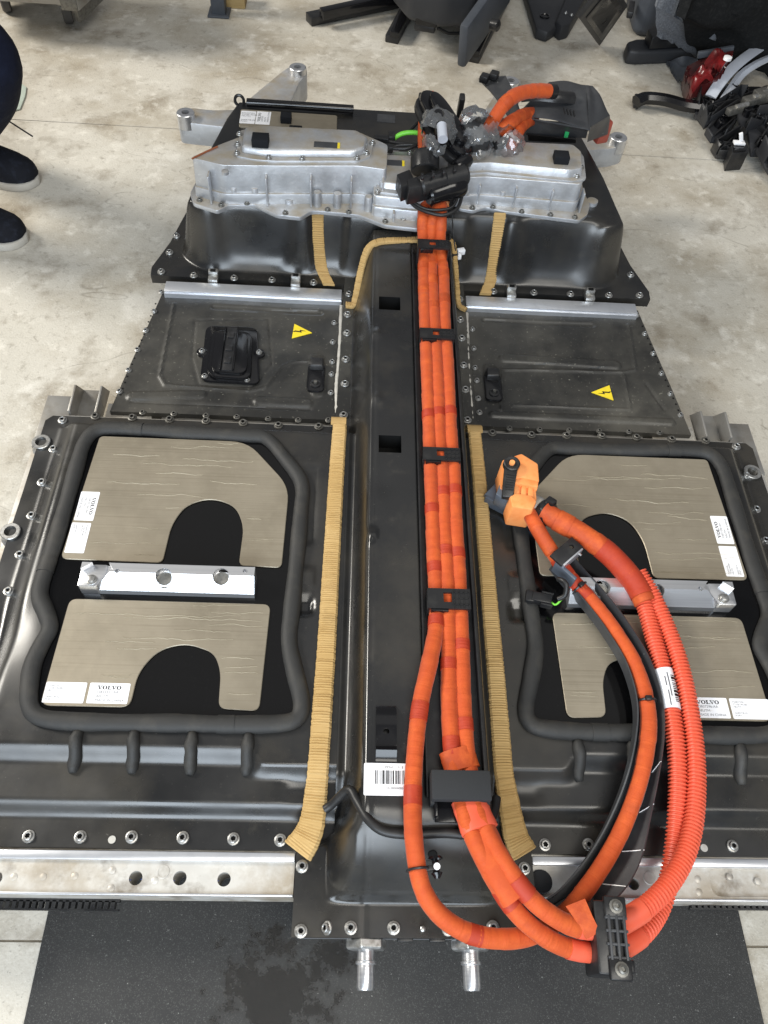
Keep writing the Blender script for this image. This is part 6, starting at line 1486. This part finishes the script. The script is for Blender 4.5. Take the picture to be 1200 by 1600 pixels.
for (px, py, z, s_) in ((1148, 172, .085, (.05, .02, .02)), (1176, 156, .085, (.06, .03, .02)), (1190, 150, .09, (.04, .04, .03))):
    q = U(px, py, ZF + z); T = thing('metal_fitting', q, {1148: 'short dull metal fitting on the heap nearest the handle', 1176: 'middle dull metal fitting on the heap', 1190: 'metal fitting on the heap nearest the right edge'}[px], 'fitting', 'metal fittings on the heap'); MB().box(q, s_, (1, .4, .1), (-.4, 1, 0)).build('block', M['bolt_dark'], T, bevel=.003); MB().lathe([(.008, 0), (.008, .04)], q + Vector((0, 0, .008)), (1, .4, .1), n=12).build('rod', M['zinc'], T)
# brown cup at the right edge
T = thing('card_cup', F(1215, 116), 'brown card cup with pale base at the right edge', 'cup')
A = F(1215, 116); B = A + Vector((.004, 0, .19)); ax = B - A; L_ = ax.length
MB().lathe([(.030, 0), (.033, .02 * 1), (.035, L_ * .22)], A, ax, n=24).build('pale_base', M['white'], T); MB().lathe([(.0352, L_ * .22), (.042, L_ * .82)], A, ax, n=24).build('sleeve', M['cup'], T); MB().lathe([(.043, L_ * .82), (.043, L_ * .95), (.036, L_)], A, ax, n=24).build('lid', M['white'], T)
# support that keeps the cup and fittings off the ground
# ------------------------------------------------------------------ person at the left edge
def skin(name, chain, mat, parent, sub=2):
    """chain: list of (index of parent or -1, (x, y, z), radius)"""
    me = bpy.data.meshes.new(name); off = wl(parent)
    me.from_pydata([Vector(c[1]) - off for c in chain], [(c[0], i) for i, c in enumerate(chain) if c[0] >= 0], [])
    o = link(name, me, parent, mat=mat)
    md = o.modifiers.new('skin', 'SKIN'); 
    for i, c in enumerate(chain): 
        r_ = c[2] if isinstance(c[2], tuple) else (c[2], c[2]); me.skin_vertices[0].data[i].radius = r_
    me.skin_vertices[0].data[0].use_root = True
    s_ = o.modifiers.new('sub', 'SUBSURF'); s_.levels = sub; s_.render_levels = sub
    dg = bpy.context.evaluated_depsgraph_get(); nm = bpy.data.meshes.new_from_object(o.evaluated_get(dg)); o.modifiers.clear(); o.data = nm
    if not nm.materials: nm.materials.append(mat)
    nm.shade_smooth(); return o
t1, t2 = F(60, 288), F(42, 378)          # toes
a1 = Vector((t1.x - .145, t1.y + .03, ZF + .10)); a2 = Vector((t2.x - .20, t2.y + .01, ZF + .10))
PZ = ZF
PR = thing('person', (a1.x, (a1.y + a2.y) / 2, ZF), 'person in navy trousers and dark shoes stepping in at the left edge', 'person')
k1 = U(-6, 92, .26); k2 = Vector((a2.x - .02, a2.y - .03, ZF + .40))
hp_ = Vector((a1.x - .16, (a1.y + a2.y) / 2 + .02, ZF + .62))
skin('trousers', [(-1, hp_, (.13, .17)), (0, hp_ + Vector((.02, .10, -.05)), .095), (1, k1, .070), (2, a1.lerp(k1, .55), .072), (3, a1 + Vector((.005, 0, .03)), .072), (4, a1 + Vector((.01, 0, -.015)), .074),
                  (0, hp_ + Vector((.02, -.10, -.05)), .105), (6, k2, .080), (7, a2.lerp(k2, .55), .076), (8, a2 + Vector((.005, 0, .03)), .070), (9, a2 + Vector((.01, 0, -.015)), .074), (0, hp_ + Vector((0, 0, .12)), (.12, .16))], M['navy'], PR)
ch = hp_ + Vector((.10, 0, .46)); nk = hp_ + Vector((.15, 0, .62)); hd = hp_ + Vector((.21, 0, .74))
skin('body', [(-1, hp_ + Vector((.01, 0, .06)), (.11, .15)), (0, hp_ + Vector((.05, 0, .25)), (.12, .16)), (1, ch, (.12, .17)), (2, nk, .060), (3, hd, (.085, .078)), (4, hd + Vector((.015, 0, .10)), (.080, .072)),
              (2, ch + Vector((0, .20, .06)), .062), (6, ch + Vector((.06, .26, -.22)), .048), (7, ch + Vector((.22, .22, -.42)), .036), (8, ch + Vector((.29, .20, -.50)), (.040, .018)),
              (2, ch + Vector((0, -.20, .06)), .062), (10, ch + Vector((.05, -.26, -.22)), .048), (11, ch + Vector((.18, -.24, -.44)), .036), (12, ch + Vector((.24, -.24, -.53)), (.040, .018))], M['jacket'], PR)
hb = bmesh.new(); bmesh.ops.create_icosphere(hb, subdivisions=3, radius=1)
for v in hb.verts: v.co = Vector((hd.x - .012 + v.co.x * .098, hd.y + v.co.y * .088, hd.z + .075 + v.co.z * .075)) - wl(PR)
hm = bpy.data.meshes.new('hair'); hb.to_mesh(hm); hb.free(); hm.shade_smooth(); link('hair', hm, PR, mat=M['hair'])
def shoe(toe, dirv, par):
    d = Vector(dirv).normalized(); s_ = Vector((-d.y, d.x, 0)); Z = Vector((0, 0, 1)); heel = Vector((toe.x, toe.y, ZF)) - d * .285
    st = [(0, .030, .075), (.03, .038, .095), (.09, .036, .098), (.14, .040, .082), (.19, .046, .062), (.23, .047, .050), (.255, .042, .042), (.270, .034, .035), (.280, .024, .028), (.286, .012, .020)]
    up = MB(); vs = []
    for (x, w_, h_) in st:
        c = heel + d * x
        for k in range(12):
            a = math.pi * k / 11; vs.append(c + s_ * (w_ * math.cos(a)) + Z * (.022 + h_ * (math.sin(a) ** .75)))
    fs = [(i * 12 + k, i * 12 + k + 1, (i + 1) * 12 + k + 1, (i + 1) * 12 + k) for i in range(len(st) - 1) for k in range(11)]
    fs += [tuple(range(12)), tuple(range((len(st) - 1) * 12, len(st) * 12))[::-1]] + [(i * 12 + 11, i * 12, (i + 1) * 12, (i + 1) * 12 + 11) for i in range(len(st) - 1)]
    u_ = up.add(vs, fs).build('shoe', M['shoe'], par, ang=70)
    Lf = [heel + d * x + s_ * (w_ + .004) for x, w_, _ in st]; Rt = [heel + d * x - s_ * (w_ + .004) for x, w_, _ in st]
    ol = Lf + [heel + d * .291] + Rt[::-1] + [heel - d * .006]
    MB().prism([p + Z * .0 for p in ol][::-1], [p + Z * .020 for p in ol][::-1]).build('sole', M['sole'], u_, bevel=.004)
    for k in range(4):
        c = heel + d * (.135 + k * .020); hh = .022 + (.082 - k * .010)
        MB().tube([c + s_ * (.022 * j) + Z * (hh + .004 - abs(j) * .010) for j in (-1, -.5, 0, .5, 1)], .0022, 6).build('lace', M['rubber'], u_)
shoe(t1, (1, -.22, 0), PR); shoe(t2, (1, -.16, 0), PR)
MB().tube([a1 + Vector((.06, .03, .02)), a1 + Vector((.10, .03, .03)), a1 + Vector((.15, .02, .0))], .002, 6).build('lace_end', M['rubber'], PR)
